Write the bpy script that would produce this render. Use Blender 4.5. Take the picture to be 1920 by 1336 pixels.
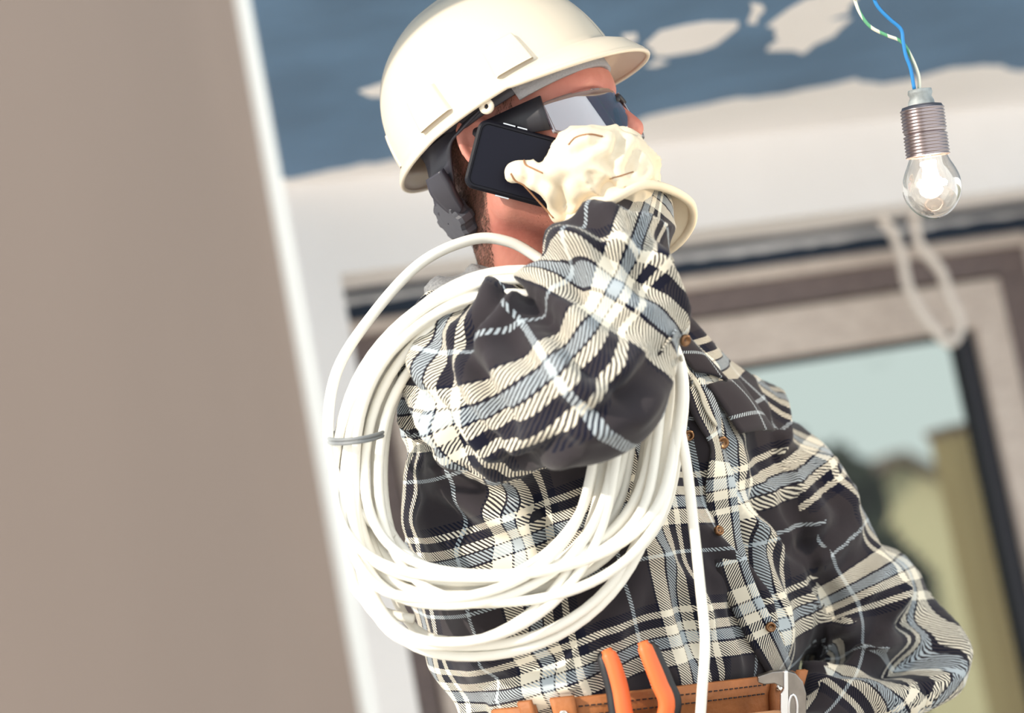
import bpy, bmesh, math, random
import numpy as np
from mathutils import Vector, Matrix
from mathutils.bvhtree import BVHTree

for o in list(bpy.data.objects): bpy.data.objects.remove(o, do_unlink=True)
scene = bpy.context.scene
COL = scene.collection
rng = np.random.default_rng(7)
random.seed(7)

# ------------------------------------------------------------------ camera
FOCAL = 70.0
FP = FOCAL/36*1920
PITCH, ROLL = math.radians(7), math.radians(10.8)
CAM = np.array([0, 0, 1.2])
F = np.array([0, math.cos(PITCH), math.sin(PITCH)])
_U0 = np.array([0, -math.sin(PITCH), math.cos(PITCH)]); _R0 = np.array([1., 0, 0])
R = _R0*math.cos(ROLL)-_U0*math.sin(ROLL)
U = _U0*math.cos(ROLL)+_R0*math.sin(ROLL)
D0 = 2.36                                   # distance of the man's head
cam_d = bpy.data.cameras.new('camera'); cam = bpy.data.objects.new('camera', cam_d); COL.objects.link(cam)
cam_d.lens = FOCAL; cam_d.sensor_width = 36; cam_d.sensor_fit = 'HORIZONTAL'
cam_d.clip_start = 0.02
M4 = Matrix.Identity(4)
for i in range(3):
    M4[i][0], M4[i][1], M4[i][2], M4[i][3] = R[i], U[i], -F[i], CAM[i]
cam.matrix_world = M4
cam_d.dof.use_dof = True; cam_d.dof.focus_distance = 2.22; cam_d.dof.aperture_fstop = 2.1
scene.camera = cam

# ------------------------------------------------------------------ world, sun, exposure
world = bpy.data.worlds.new('sky'); scene.world = world; world.use_nodes = True
bg = world.node_tree.nodes['Background']
bg.inputs[0].default_value = (0.86, 0.92, 0.93, 1); bg.inputs[1].default_value = 1.8
sun_d = bpy.data.lights.new('sun_offscreen', 'SUN'); sun = bpy.data.objects.new('sun_offscreen', sun_d); COL.objects.link(sun)
sun_d.energy = 4.2; sun_d.angle = math.radians(1.5); sun_d.color = (1.0, 0.90, 0.76)
SUN_AZ, SUN_EL = math.radians(57), math.radians(28)
to_sun = Vector((-math.sin(SUN_AZ)*math.cos(SUN_EL), -math.cos(SUN_AZ)*math.cos(SUN_EL), math.sin(SUN_EL)))
sun.rotation_euler = to_sun.to_track_quat('Z', 'Y').to_euler()
sun.location = (-3, -4, 4)
vs = scene.view_settings
vs.view_transform = 'Standard'; vs.look = 'None'; vs.exposure = 0.06; vs.gamma = 1; vs.use_curve_mapping = False

# ------------------------------------------------------------------ helpers
def ray(x, y): return F+R*(x-960)/FP-U*(y-668)/FP
def V(x, y, b=0.0): return CAM+ray(x, y)*(D0-b)
def cv(r, u, b): return R*r+U*u-F*b
def unit(a): a = np.asarray(a, float); return a/np.linalg.norm(a)

def mesh(name, verts, faces, mat=None, parent=None, smooth=True, uv=None, shade=None):
    me = bpy.data.meshes.new(name)
    me.from_pydata([tuple(map(float, v)) for v in verts], [], [tuple(map(int, f)) for f in faces])
    me.update()
    if smooth: me.polygons.foreach_set('use_smooth', [True]*len(me.polygons))
    if uv is not None:
        l = me.uv_layers.new(name='UVMap'); l.data.foreach_set('uv', np.asarray(uv, np.float32).ravel())
    o = bpy.data.objects.new(name, me); COL.objects.link(o)
    if mat: me.materials.append(mat)
    if parent is not None: attach(o, parent)
    return o
def attach(o, p):
    def wm(q): return (wm(q.parent) @ q.matrix_parent_inverse @ q.matrix_basis) if q.parent else q.matrix_basis
    o.parent = p; o.matrix_parent_inverse = wm(p).inverted()
def empty(name, loc, label=None, cat=None, group=None):
    o = bpy.data.objects.new(name, None); o.location = tuple(map(float, loc)); o.empty_display_size = .05; COL.objects.link(o)
    return tag(o, label, cat, group)
def tag(o, label=None, cat=None, group=None, kind=None):
    if label: o['label'] = label
    if cat: o['category'] = cat
    if group: o['group'] = group
    if kind: o['kind'] = kind
    return o
def catmull(pts, n):
    P = np.asarray(pts, float); P = np.vstack([2*P[0]-P[1], P, 2*P[-1]-P[-2]])
    out = []; m = len(P)-3
    for t in np.linspace(0, m-1e-6, n):
        i = int(t); f = t-i; a, b, c, d = P[i:i+4]
        out.append(.5*((2*b)+(-a+c)*f+(2*a-5*b+4*c-d)*f*f+(-a+3*b-3*c+d)*f**3))
    return np.array(out)
def tube_geo(pts, rad, seg=8, closed=False, flat=1.0, cap=True):
    P = np.asarray(pts, float); n = len(P); rad = np.broadcast_to(rad, (n,))
    if closed: T = np.roll(P, -1, 0)-np.roll(P, 1, 0)
    else: T = np.gradient(P, axis=0)
    T = T/np.linalg.norm(T, axis=1)[:, None]
    a = np.cross(T[0], [0, 0, 1.]);
    if np.linalg.norm(a) < 1e-3: a = np.cross(T[0], [1., 0, 0])
    N = unit(a); vs_ = []
    for i in range(n):
        N = unit(N-T[i]*(N@T[i])); B = np.cross(T[i], N)
        for k in range(seg):
            t = 2*math.pi*k/seg
            vs_.append(P[i]+rad[i]*(math.cos(t)*N+flat*math.sin(t)*B))
    fs = []
    for i in range(n if closed else n-1):
        j = (i+1) % n
        for k in range(seg):
            l = (k+1) % seg; fs.append((i*seg+k, i*seg+l, j*seg+l, j*seg+k))
    if cap and not closed:
        fs.append(tuple(range(seg))[::-1]); fs.append(tuple((n-1)*seg+k for k in range(seg)))
    return vs_, fs
def tube(name, pts, rad, mat, parent=None, seg=8, closed=False, flat=1.0):
    v, f = tube_geo(pts, rad, seg, closed, flat); return mesh(name, v, f, mat, parent)
def box_geo(c, ax, ay, az):      # half-axis vectors
    c, ax, ay, az = map(np.asarray, (c, ax, ay, az))
    v = [c+sx*ax+sy*ay+sz*az for sx in (-1, 1) for sy in (-1, 1) for sz in (-1, 1)]
    f = [(0, 1, 3, 2), (4, 6, 7, 5), (0, 4, 5, 1), (2, 3, 7, 6), (0, 2, 6, 4), (1, 5, 7, 3)]
    if np.dot(np.cross(ax, ay), az) < 0: f = [q[::-1] for q in f]
    return v, f
def bevel(o, w, seg=2):
    m = o.modifiers.new('bevel', 'BEVEL'); m.width = w; m.segments = seg; m.limit_method = 'ANGLE'; return o
def box(name, c, ax, ay, az, mat, parent=None, bv=0.0):
    v, f = box_geo(c, ax, ay, az); o = mesh(name, v, f, mat, parent, smooth=False)
    if bv: bevel(o, bv)
    return o
def grid_geo(P):                # P[n,m,3]
    n, m, _ = P.shape
    f = [(i*m+j, (i+1)*m+j, (i+1)*m+j+1, i*m+j+1) for i in range(n-1) for j in range(m-1)]
    return P.reshape(-1, 3), f
def solid(o, t, off=-1):
    m = o.modifiers.new('solid', 'SOLIDIFY'); m.thickness = t; m.offset = off; return o
def sub(o, n=1):
    m = o.modifiers.new('sub', 'SUBSURF'); m.levels = n; m.render_levels = n; return o

# --- value noise
_H = rng.random((64, 64, 64)).astype(np.float32)
def vnoise(p):
    p = np.asarray(p, np.float32); i = np.floor(p).astype(int); f = p-i; f = f*f*(3-2*f); i &= 63; j = (i+1) & 63
    g = lambda a, b, c: _H[a, b, c]
    x0, y0, z0 = i.T; x1, y1, z1 = j.T; fx, fy, fz = f.T
    l = lambda a, b, t: a+(b-a)*t
    return l(l(l(g(x0, y0, z0), g(x1, y0, z0), fx), l(g(x0, y1, z0), g(x1, y1, z0), fx), fy),
             l(l(g(x0, y0, z1), g(x1, y0, z1), fx), l(g(x0, y1, z1), g(x1, y1, z1), fx), fy), fz)
def ridged(p): return 1-np.abs(2*vnoise(p)-1)

# --- signed distances
def rc(p, a, b, ra, rb):
    a = np.asarray(a, np.float32); b = np.asarray(b, np.float32); ba = b-a
    h = np.clip((p-a)@ba/(ba@ba), 0, 1)
    return np.linalg.norm(p-a-h[:, None]*ba, axis=1)-(ra+(rb-ra)*h)
def ell(p, c, r):
    q = (p-np.asarray(c, np.float32))/np.asarray(r, np.float32); k = np.linalg.norm(q, axis=1)
    return (k-1)*min(r)
def smin(a, b, k):
    h = np.clip(.5+.5*(b-a)/k, 0, 1); return b+(a-b)*h-k*h*(1-h)
def smax(a, b, k): return -smin(-a, -b, k)
def surface_nets(fn, lo, hi, h):
    lo = np.asarray(lo, float); n = np.ceil((np.asarray(hi)-lo)/h).astype(int)+1
    ax = [lo[i]+h*np.arange(n[i]) for i in range(3)]
    f = np.empty(n, np.float32)
    yy, zz = np.meshgrid(ax[1], ax[2], indexing='ij'); st = max(1, 400000//(n[1]*n[2]))
    for i in range(0, n[0], st):
        xs = ax[0][i:i+st]; k = len(xs)
        p = np.empty((k, n[1], n[2], 3), np.float32)
        p[..., 0] = xs[:, None, None]; p[..., 1] = yy; p[..., 2] = zz
        f[i:i+k] = fn(p.reshape(-1, 3)).reshape(k, n[1], n[2])
    s = f < 0
    c = [(0, 0, 0), (1, 0, 0), (0, 1, 0), (1, 1, 0), (0, 0, 1), (1, 0, 1), (0, 1, 1), (1, 1, 1)]
    sl = lambda A, o: A[o[0]:n[0]-1+o[0], o[1]:n[1]-1+o[1], o[2]:n[2]-1+o[2]]
    cnt = sum(sl(s, o).astype(np.int8) for o in c)
    act = (cnt > 0) & (cnt < 8)
    idx = np.argwhere(act); vid = -np.ones(act.shape, np.int64); vid[act] = np.arange(len(idx))
    fv = np.stack([f[idx[:, 0]+o[0], idx[:, 1]+o[1], idx[:, 2]+o[2]] for o in c], 1)
    acc = np.zeros((len(idx), 3)); num = np.zeros(len(idx))
    for a in range(8):
        for b in range(a+1, 8):
            if sum(abs(np.array(c[a])-np.array(c[b]))) != 1: continue
            x = (fv[:, a] < 0) != (fv[:, b] < 0)
            t = fv[x, a]/(fv[x, a]-fv[x, b])
            acc[x] += np.array(c[a])+t[:, None]*(np.array(c[b])-np.array(c[a])); num[x] += 1
    verts = lo+h*(idx+acc/num[:, None])
    faces = []
    for d in range(3):
        e, g = (d+1) % 3, (d+2) % 3
        a = [slice(1, -1)]*3; b = [slice(1, -1)]*3
        a[d] = slice(0, -1); b[d] = slice(1, None)
        A, B = s[tuple(a)], s[tuple(b)]
        q = np.argwhere(A != B); sg = A[tuple(q.T)]
        if not len(q): continue
        q = q+np.array([0 if i == d else 1 for i in range(3)])
        def at(de, dg):
            r = q.copy(); r[:, e] += de; r[:, g] += dg; return vid[tuple(r.T)]
        Q = np.stack([at(-1, -1), at(0, -1), at(0, 0), at(-1, 0)], 1)
        Q[~sg] = Q[~sg][:, ::-1]; faces.append(Q)
    faces = np.vstack(faces)
    return verts, faces
def relax(v, f, it=2, lam=.5):
    e = np.vstack([f[:, [i, (i+1) % 4]] for i in range(4)]); e = np.vstack([e, e[:, ::-1]])
    deg = np.bincount(e[:, 0], minlength=len(v))[:, None]
    for _ in range(it):
        s = np.stack([np.bincount(e[:, 0], weights=v[e[:, 1], k], minlength=len(v)) for k in range(3)], 1)
        v = v+(s/deg-v)*lam
    return v
def vnormals(v, f):
    n = np.cross(v[f[:, 2]]-v[f[:, 0]], v[f[:, 3]]-v[f[:, 1]]); o = np.zeros_like(v)
    for k in range(4):
        for c in range(3): o[:, c] += np.bincount(f[:, k], weights=n[:, c], minlength=len(v))
    return o/np.maximum(np.linalg.norm(o, axis=1), 1e-12)[:, None]
def bvh_of(v, f): return BVHTree.FromPolygons([tuple(map(float, a)) for a in v], [tuple(map(int, q)) for q in f])
def hit(bv, x, y):
    d = Vector(ray(x, y)).normalized(); r = bv.ray_cast(Vector(CAM), d)
    if r[0] is None: return None, None
    n = np.array(r[1]);
    if n@np.array(d) > 0: n = -n
    return np.array(r[0]), n

# ------------------------------------------------------------------ materials
def mat(name, col=(.8, .8, .8), rough=.5, metal=0., spec=.5, bump=0, bscale=50, var=0, vscale=8, sss=0, col2=None, coat=0):
    m = bpy.data.materials.new(name); m.use_nodes = True; nt = m.node_tree; b = nt.nodes['Principled BSDF']
    b.inputs['Base Color'].default_value = (*col, 1); b.inputs['Roughness'].default_value = rough
    b.inputs['Metallic'].default_value = metal; b.inputs['Specular IOR Level'].default_value = spec
    if coat: b.inputs['Coat Weight'].default_value = coat
    if sss:
        b.inputs['Subsurface Weight'].default_value = sss; b.inputs['Subsurface Radius'].default_value = (.01, .004, .002)
        b.inputs['Subsurface Scale'].default_value = .5
    tc = nt.nodes.new('ShaderNodeTexCoord')
    if var or col2:
        n = nt.nodes.new('ShaderNodeTexNoise'); n.inputs['Scale'].default_value = vscale; n.inputs['Detail'].default_value = 5
        nt.links.new(tc.outputs['Object'], n.inputs['Vector'])
        rp = nt.nodes.new('ShaderNodeValToRGB'); rp.color_ramp.elements[0].position = .35; rp.color_ramp.elements[1].position = .68
        c2 = col2 or tuple(c*(1-var) for c in col)
        rp.color_ramp.elements[0].color = (*c2, 1); rp.color_ramp.elements[1].color = (*col, 1)
        nt.links.new(n.outputs['Fac'], rp.inputs[0]); nt.links.new(rp.outputs[0], b.inputs['Base Color'])
    if bump:
        n = nt.nodes.new('ShaderNodeTexNoise'); n.inputs['Scale'].default_value = bscale; n.inputs['Detail'].default_value = 4
        nt.links.new(tc.outputs['Object'], n.inputs['Vector'])
        bp = nt.nodes.new('ShaderNodeBump'); bp.inputs['Strength'].default_value = bump; bp.inputs['Distance'].default_value = .004
        nt.links.new(n.outputs['Fac'], bp.inputs['Height']); nt.links.new(bp.outputs[0], b.inputs['Normal'])
    return m
def wood(name, c1, c2, scale=6, rough=.6, axis=(1, 14, 14)):
    m = mat(name, c1, rough); nt = m.node_tree; b = nt.nodes['Principled BSDF']
    tc = nt.nodes.new('ShaderNodeTexCoord'); mp = nt.nodes.new('ShaderNodeMapping'); mp.inputs['Scale'].default_value = axis
    n = nt.nodes.new('ShaderNodeTexNoise'); n.inputs['Scale'].default_value = scale; n.inputs['Detail'].default_value = 6; n.inputs['Distortion'].default_value = 1.2
    rp = nt.nodes.new('ShaderNodeValToRGB'); rp.color_ramp.elements[0].position = .3; rp.color_ramp.elements[1].position = .7
    rp.color_ramp.elements[0].color = (*c2, 1); rp.color_ramp.elements[1].color = (*c1, 1)
    nt.links.new(tc.outputs['Object'], mp.inputs[0]); nt.links.new(mp.outputs[0], n.inputs['Vector'])
    nt.links.new(n.outputs['Fac'], rp.inputs[0]); nt.links.new(rp.outputs[0], b.inputs['Base Color'])
    return m
def plaid(name):
    m = bpy.data.materials.new(name); m.use_nodes = True; nt = m.node_tree; b = nt.nodes['Principled BSDF']
    b.inputs['Roughness'].default_value = .95; b.inputs['Specular IOR Level'].default_value = .12
    b.inputs['Sheen Weight'].default_value = .15
    N = lambda t: nt.nodes.new(t); L = nt.links.new
    uvn = N('ShaderNodeUVMap'); uvn.uv_map = 'UVMap'; sep = N('ShaderNodeSeparateXYZ'); L(uvn.outputs[0], sep.inputs[0])
    CH, BK, CR, BL = (.034, .029, .034), (.007, .008, .020), (.80, .74, .62), (.42, .47, .51)
    seq = [(0, CH), (27, BL), (31, CH), (58, BK), (60, CR), (77, BK), (79, BL), (91, BK), (93, CR), (103, BK), (113, CR), (120, BK), (130, CH)]
    per = 152.
    def stripes(sock):
        a = N('ShaderNodeMath'); a.operation = 'MULTIPLY'; a.inputs[1].default_value = 1000/per; L(sock, a.inputs[0])
        fr = N('ShaderNodeMath'); fr.operation = 'FRACT'; L(a.outputs[0], fr.inputs[0])
        rp = N('ShaderNodeValToRGB'); cr = rp.color_ramp; cr.interpolation = 'CONSTANT'
        while len(cr.elements) < len(seq): cr.elements.new(.5)
        for e, (p, c) in zip(cr.elements, seq): e.position = p/per
        for e, (p, c) in zip(cr.elements, seq): e.color = (*c, 1)
        L(fr.outputs[0], rp.inputs[0]); return rp
    su, sv = stripes(sep.outputs[0]), stripes(sep.outputs[1])
    ad = N('ShaderNodeMath'); ad.operation = 'ADD'; L(sep.outputs[0], ad.inputs[0]); L(sep.outputs[1], ad.inputs[1])
    ml = N('ShaderNodeMath'); ml.operation = 'MULTIPLY'; ml.inputs[1].default_value = 1/.0035; L(ad.outputs[0], ml.inputs[0])
    fr = N('ShaderNodeMath'); fr.operation = 'FRACT'; L(ml.outputs[0], fr.inputs[0])
    gt = N('ShaderNodeMath'); gt.operation = 'GREATER_THAN'; gt.inputs[1].default_value = .5; L(fr.outputs[0], gt.inputs[0])
    mx = N('ShaderNodeMix'); mx.data_type = 'RGBA'; L(gt.outputs[0], mx.inputs[0]); L(su.outputs[0], mx.inputs[6]); L(sv.outputs[0], mx.inputs[7])
    L(mx.outputs[2], b.inputs['Base Color'])
    bp = N('ShaderNodeBump'); bp.inputs['Strength'].default_value = .25; bp.inputs['Distance'].default_value = .001
    L(fr.outputs[0], bp.inputs['Height']); L(bp.outputs[0], b.inputs['Normal'])
    return m
def clear(name, tint=(1, 1, 1), gloss=.1, rough=.02, fres=True, gcol=(1, 1, 1)):
    m = bpy.data.materials.new(name); m.use_nodes = True; nt = m.node_tree; nt.nodes.remove(nt.nodes['Principled BSDF'])
    out = nt.nodes['Material Output']; t = nt.nodes.new('ShaderNodeBsdfTransparent'); t.inputs[0].default_value = (*tint, 1)
    g = nt.nodes.new('ShaderNodeBsdfGlossy'); g.inputs['Roughness'].default_value = rough; g.inputs[0].default_value = (*gcol, 1)
    mx = nt.nodes.new('ShaderNodeMixShader')
    if fres:
        lw = nt.nodes.new('ShaderNodeLayerWeight'); lw.inputs[0].default_value = .35
        mr = nt.nodes.new('ShaderNodeMapRange'); mr.inputs[3].default_value = gloss; mr.inputs[4].default_value = .9
        nt.links.new(lw.outputs['Facing'], mr.inputs[0]); nt.links.new(mr.outputs[0], mx.inputs[0])
    else: mx.inputs[0].default_value = gloss
    nt.links.new(t.outputs[0], mx.inputs[1]); nt.links.new(g.outputs[0], mx.inputs[2]); nt.links.new(mx.outputs[0], out.inputs[0])
    return m
def emit(name, col, s):
    m = bpy.data.materials.new(name); m.use_nodes = True; nt = m.node_tree; nt.nodes.remove(nt.nodes['Principled BSDF'])
    e = nt.nodes.new('ShaderNodeEmission'); e.inputs[0].default_value = (*col, 1); e.inputs[1].default_value = s
    nt.links.new(e.outputs[0], nt.nodes['Material Output'].inputs[0]); return m

# ================================================================== SETTING
m_white_plaster = mat('white_plaster', (.94, .90, .89), .9, var=.06, vscale=3, bump=.15, bscale=30)
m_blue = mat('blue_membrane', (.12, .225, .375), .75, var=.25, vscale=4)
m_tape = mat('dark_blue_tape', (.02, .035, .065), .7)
m_frame_dark = wood('dark_frame_wood', (.20, .15, .14), (.12, .09, .09))  # darker wood tone for the frame head and jambs
m_frame_light = wood('pale_frame_wood', (.72, .62, .55), (.52, .43, .38))
m_gasket_shade = mat('black_gasket_and_shade', (.012, .012, .02), .6)
m_glass = clear('window_glass', (.585, .615, .592), .015, .0, False)
m_floor = mat('dusty_concrete', (.74, .67, .58), .9, var=.2, vscale=2, bump=.2, bscale=20)

YAW = math.radians(20)
w_ = np.array([math.cos(YAW), math.sin(YAW), 0]); n_ = np.array([-w_[1], w_[0], 0]); z_ = np.array([0, 0, 1.])
P0 = CAM+ray(1585, 393)*4.2; P0g = np.array([P0[0], P0[1], 0])
def wpt(s, d, z): return P0g+w_*s+n_*d+z_*z          # wall coordinates: along, depth behind inner face, height
def wbox(name, s0, s1, d0, d1, z0, z1, m, parent=None, bv=0):
    return box(name, wpt((s0+s1)/2, (d0+d1)/2, (z0+z1)/2), w_*(s1-s0)/2, n_*(d1-d0)/2, z_*(z1-z0)/2, m, parent, bv)
ZC, ZB, WS0, WS1, REC, ZSILL = 2.067, 1.882, -1.11, .70, .28, .42
floor = box('floor', (0, 2.2, -.05), (4.2, 0, 0), (0, 4.6, 0), (0, 0, .05), m_floor); tag(floor, kind='structure')
# wall with the deep window opening: one mesh of four blocks
vv, ff = [], []
for s0, s1, z0, z1 in ((-3.6, WS0, 0, ZC), (WS1, 2.4, 0, ZC), (WS0, WS1, ZB, ZC), (WS0, WS1, 0, ZSILL)):
    v, f = box_geo(wpt((s0+s1)/2, REC/2+.03, (z0+z1)/2), w_*(s1-s0)/2, n_*(REC/2+.03), z_*(z1-z0)/2)
    k = len(vv); vv += list(v); ff += [tuple(i+k for i in q) for q in f]
wall = mesh('wall_back', vv, ff, m_white_plaster, smooth=False); tag(wall, kind='structure')
# ceiling: ends as a canopy edge at y = 2
ceil = box('ceiling', (-.4, 3.75, ZC+.06), (3.2, 0, 0), (0, 1.78, 0), (0, 0, .06), m_blue); tag(ceil, kind='structure')
def cpt(x, y, dz=0):
    d = ray(x, y); t = (ZC-dz-CAM[2])/d[2]; return CAM+d*t
def cpatch(pts, name='plaster_patch', jit=.006, m=m_white_plaster):
    P = np.array([cpt(*p) for p in pts]); Q = []
    for i in range(len(P)):
        a, b = P[i], P[(i+1) % len(P)]; k = max(1, int(np.linalg.norm(b-a)/.03))
        for j in range(k):
            q = a+(b-a)*j/k; Q.append(q+np.array([*(rng.normal(0, jit, 2)), 0]))
    n = len(Q); Q = np.array(Q); lo = Q-[0, 0, .002]; Q[:, 2] += .001
    fs = [tuple(range(n)), tuple(range(2*n-1, n-1, -1))]+[(i, (i+1) % n, n+(i+1) % n, n+i) for i in range(n)]
    return mesh(name, np.vstack([lo, Q]), fs, m, ceil, smooth=False)
for pts in ([(1218, 80), (1235, 60), (1270, 48), (1330, 40), (1385, 38), (1388, 50), (1360, 70), (1310, 95), (1255, 104), (1225, 103)],
            [(1208, 122), (1235, 112), (1247, 118), (1225, 124)],
            [(1440, 45), (1460, 20), (1500, 0), (1540, -12), (1610, -15), (1590, 20), (1560, 35), (1588, 37), (1560, 65), (1520, 85), (1500, 105), (1490, 93), (1432, 95), (1455, 65)],
            [(1412, 5), (1427, 8), (1425, 40), (1410, 42)], [(1100, 83), (1170, 85), (1160, 98), (1125, 100)],
            [(1172, 62), (1195, 62), (1195, 78), (1175, 80)], [(680, 165), (740, 148), (775, 165), (750, 182), (690, 180)]):
    cpatch(pts)
band = [(400, 352), (560, 332), (650, 312), (740, 300), (900, 278), (1000, 262), (1185, 228), (1250, 210), (1350, 188), (1440, 180), (1480, 175), (1550, 160), (1602, 148), (1650, 158), (1700, 150), (1780, 128), (1840, 122), (1920, 132), (2010, 116)]
e0, e1 = wpt(.75, 0, ZC), wpt(-1.9, 0, ZC)
P = [cpt(*p) for p in band]+[e0, e1]
Q = []
for i in range(len(P)):
    a, b = P[i], P[(i+1) % len(P)]; k = max(1, int(np.linalg.norm(b-a)/.03)) if i < len(band)-1 else 1
    for j in range(k): Q.append(a+(b-a)*j/k+(np.array([*(rng.normal(0, .006, 2)), 0]) if i < len(band)-1 else 0))
n = len(Q); Q = np.array(Q); lo = Q-[0, 0, .002]; Q[:, 2] += .001
mesh('plaster_band', np.vstack([lo, Q]), [tuple(range(n)), tuple(range(2*n-1, n-1, -1))]+[(i, (i+1) % n, n+(i+1) % n, n+i) for i in range(n)],
     m_white_plaster, ceil, smooth=False)

# window: frame, sash rails and stiles, gasket, reveal shade painted black, pane
win = empty('window_1', wpt((WS0+WS1)/2, REC, ZSILL)); tag(win, 'deep-set timber window in the back wall', kind='structure')
ZF, ZO, ZS, ZG = 1.828, 1.738, 1.622, 1.608
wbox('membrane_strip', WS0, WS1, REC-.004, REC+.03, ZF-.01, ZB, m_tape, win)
wbox('membrane_strip', WS1-.10, WS1, REC-.004, REC+.03, ZSILL, ZF, m_frame_light, win)
# jagged plaster smear over the membrane
pts = [wpt(WS0, REC-.010, ZB)]
for s in np.linspace(WS0, WS1, 60):
    pts.append(wpt(s, REC-.010, ZB-.004-.014*vnoise(np.array([[s*3.1+5, 3.3, .5]]))[0]-.006*rng.random()))
pts.append(wpt(WS1, REC-.010, ZB)); k = len(pts)
bk = [p+n_*.008 for p in pts]
mesh('plaster_smear', pts+bk, [tuple(range(k)), tuple(range(2*k-1, k-1, -1))]+[(i, (i+1) % k, k+(i+1) % k, k+i) for i in range(k)], m_white_plaster, win, smooth=False)
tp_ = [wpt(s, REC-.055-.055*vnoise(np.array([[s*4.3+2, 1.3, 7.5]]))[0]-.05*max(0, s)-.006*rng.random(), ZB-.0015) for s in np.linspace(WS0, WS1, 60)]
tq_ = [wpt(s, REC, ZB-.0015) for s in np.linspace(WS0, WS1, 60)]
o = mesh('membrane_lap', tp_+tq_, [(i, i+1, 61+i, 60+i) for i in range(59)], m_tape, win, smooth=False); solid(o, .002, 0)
FS0, FS1 = WS0+.05, .60
wbox('drip_moulding', FS0, FS1, REC-.035, REC+.03, ZF-.030, ZF, m_frame_light, win, .006)
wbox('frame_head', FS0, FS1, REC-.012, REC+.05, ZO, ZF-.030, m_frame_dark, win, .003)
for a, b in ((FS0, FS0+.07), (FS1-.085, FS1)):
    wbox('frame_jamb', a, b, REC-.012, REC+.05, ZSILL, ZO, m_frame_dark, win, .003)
SS0, SS1 = FS0+.075, FS1-.09
wbox('sash_rail', SS0, SS1, REC-.02, REC+.04, ZS, ZO-.008, m_frame_light, win, .006)
wbox('sash_rail', SS0, SS1, REC-.02, REC+.04, ZSILL+.03, ZSILL+.12, m_frame_light, win, .006)
for a, b in ((SS0, SS0+.09), (SS1-.088, SS1)):
    wbox('sash_stile', a, b, REC-.021, REC+.04, ZSILL+.03, ZO-.008, m_frame_light, win, .006)
wbox('gasket_and_shade', SS0+.09, SS1-.088, REC, REC+.04, ZG, ZS, m_gasket_shade, win)
wbox('gasket_and_shade', SS1-.133, SS1-.088, REC, REC+.04, ZSILL+.12, ZG, m_gasket_shade, win)  # wide black strip paints the shade on the right stile's inner reveal
wbox('gasket_and_shade', SS0+.09, SS0+.10, REC, REC+.04, ZSILL+.12, ZG, m_gasket_shade, win)
wbox('pane', SS0+.10, SS1-.133, REC+.018, REC+.024, ZSILL+.12, ZG, m_glass, win)
wbox('window_sill', WS0, WS1, REC-.10, REC+.05, ZSILL-.0, ZSILL+.03, m_frame_light, win, .004)

# near wall on the left: runs away from the camera, ends in a white corner bead
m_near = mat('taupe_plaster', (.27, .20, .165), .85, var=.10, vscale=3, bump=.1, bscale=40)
A = CAM+ray(565, 668)*1.46; A = np.array([A[0], A[1], 0]); Bn = CAM+ray(-70, 668)*.42; Bn = np.array([Bn[0], Bn[1]-.5, 0])
along = unit(A-Bn); out = np.array([-along[1], along[0], 0])       # out = away from the camera's side
TH = .13
def nbox(name, a0, a1, o0, o1, z0, z1, m, parent=None, bv=0):       # a measured back from the corner
    c = A-along*(a0+a1)/2+out*(o0+o1)/2+z_*(z0+z1)/2
    return box(name, c, along*(a1-a0)/2, out*(o1-o0)/2, z_*(z1-z0)/2, m, parent, bv)
LN = np.linalg.norm(A-Bn)
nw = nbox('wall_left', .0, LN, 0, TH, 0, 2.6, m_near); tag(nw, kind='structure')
bead = nbox('trim_1', -.012, .030, -.008, TH+.006, 0, 2.6, mat('white_corner_bead', (.93, .93, .91), .5), None, .003)
tag(bead, 'white corner bead capping the end of the near wall', kind='structure')

# ---- outdoors, seen through the pane
ground = box('lawn', (6, 24, -.12), (40, 0, 0), (0, 19.2, 0), (0, 0, .05), mat('lawn_green', (.16, .17, .09), .95, var=.4, vscale=1)); tag(ground, kind='structure')
def sky_pt(x, y, d): return CAM+ray(x, y)*d
house_m = mat('cream_render', (.92, .78, .52), .9, var=.08, vscale=1)
hc = sky_pt(1640, 960, 13.0)
house = empty('garden_house', (hc[0], hc[1], -.07), 'cream rendered garden house with a brown gable roof, beyond the window', 'house')
hw, hd, ez, rz = .56, 1.2, 1.16, 1.60
hv = [np.array([hc[0]+sx*hw, hc[1]+sy*hd, z]) for sy in (-1, 1) for sx, z in ((-1, -.07), (1, -.07), (1, ez), (0, rz), (-1, ez))]
mesh('wall', hv, [(0, 1, 2, 3, 4), (9, 8, 7, 6, 5), (1, 6, 7, 2), (0, 4, 9, 5), (0, 5, 6, 1), (2, 7, 8, 3), (4, 3, 8, 9)], house_m, house, smooth=False)
rm = mat('brown_tile', (.20, .13, .10), .8, var=.2, vscale=20)
for s in (-1, 1):
    sl = np.array([s*hw*1.12, 0, -(rz-ez)*1.12])
    nrm = unit(np.cross([0, 1, 0], sl))*(.03)
    nrm = nrm if nrm[2] > 0 else -nrm
    box('roof_slope', np.array([hc[0], hc[1], rz+.02])+sl/2+nrm, sl/2, np.array([0, hd*1.08, 0]), nrm, rm, house)
wm = mat('dark_window', (.05, .06, .08), .2)
box('house_window', (hc[0]-.1, hc[1]-hd-.01, .75), (.14, 0, 0), (0, .02, 0), (0, 0, .2), wm, house)
leafm = mat('dark_foliage', (.035, .045, .022), .8, col2=(.015, .02, .012), vscale=3)
barkm = mat('bark', (.07, .05, .035), .9, var=.3, vscale=12)
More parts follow.
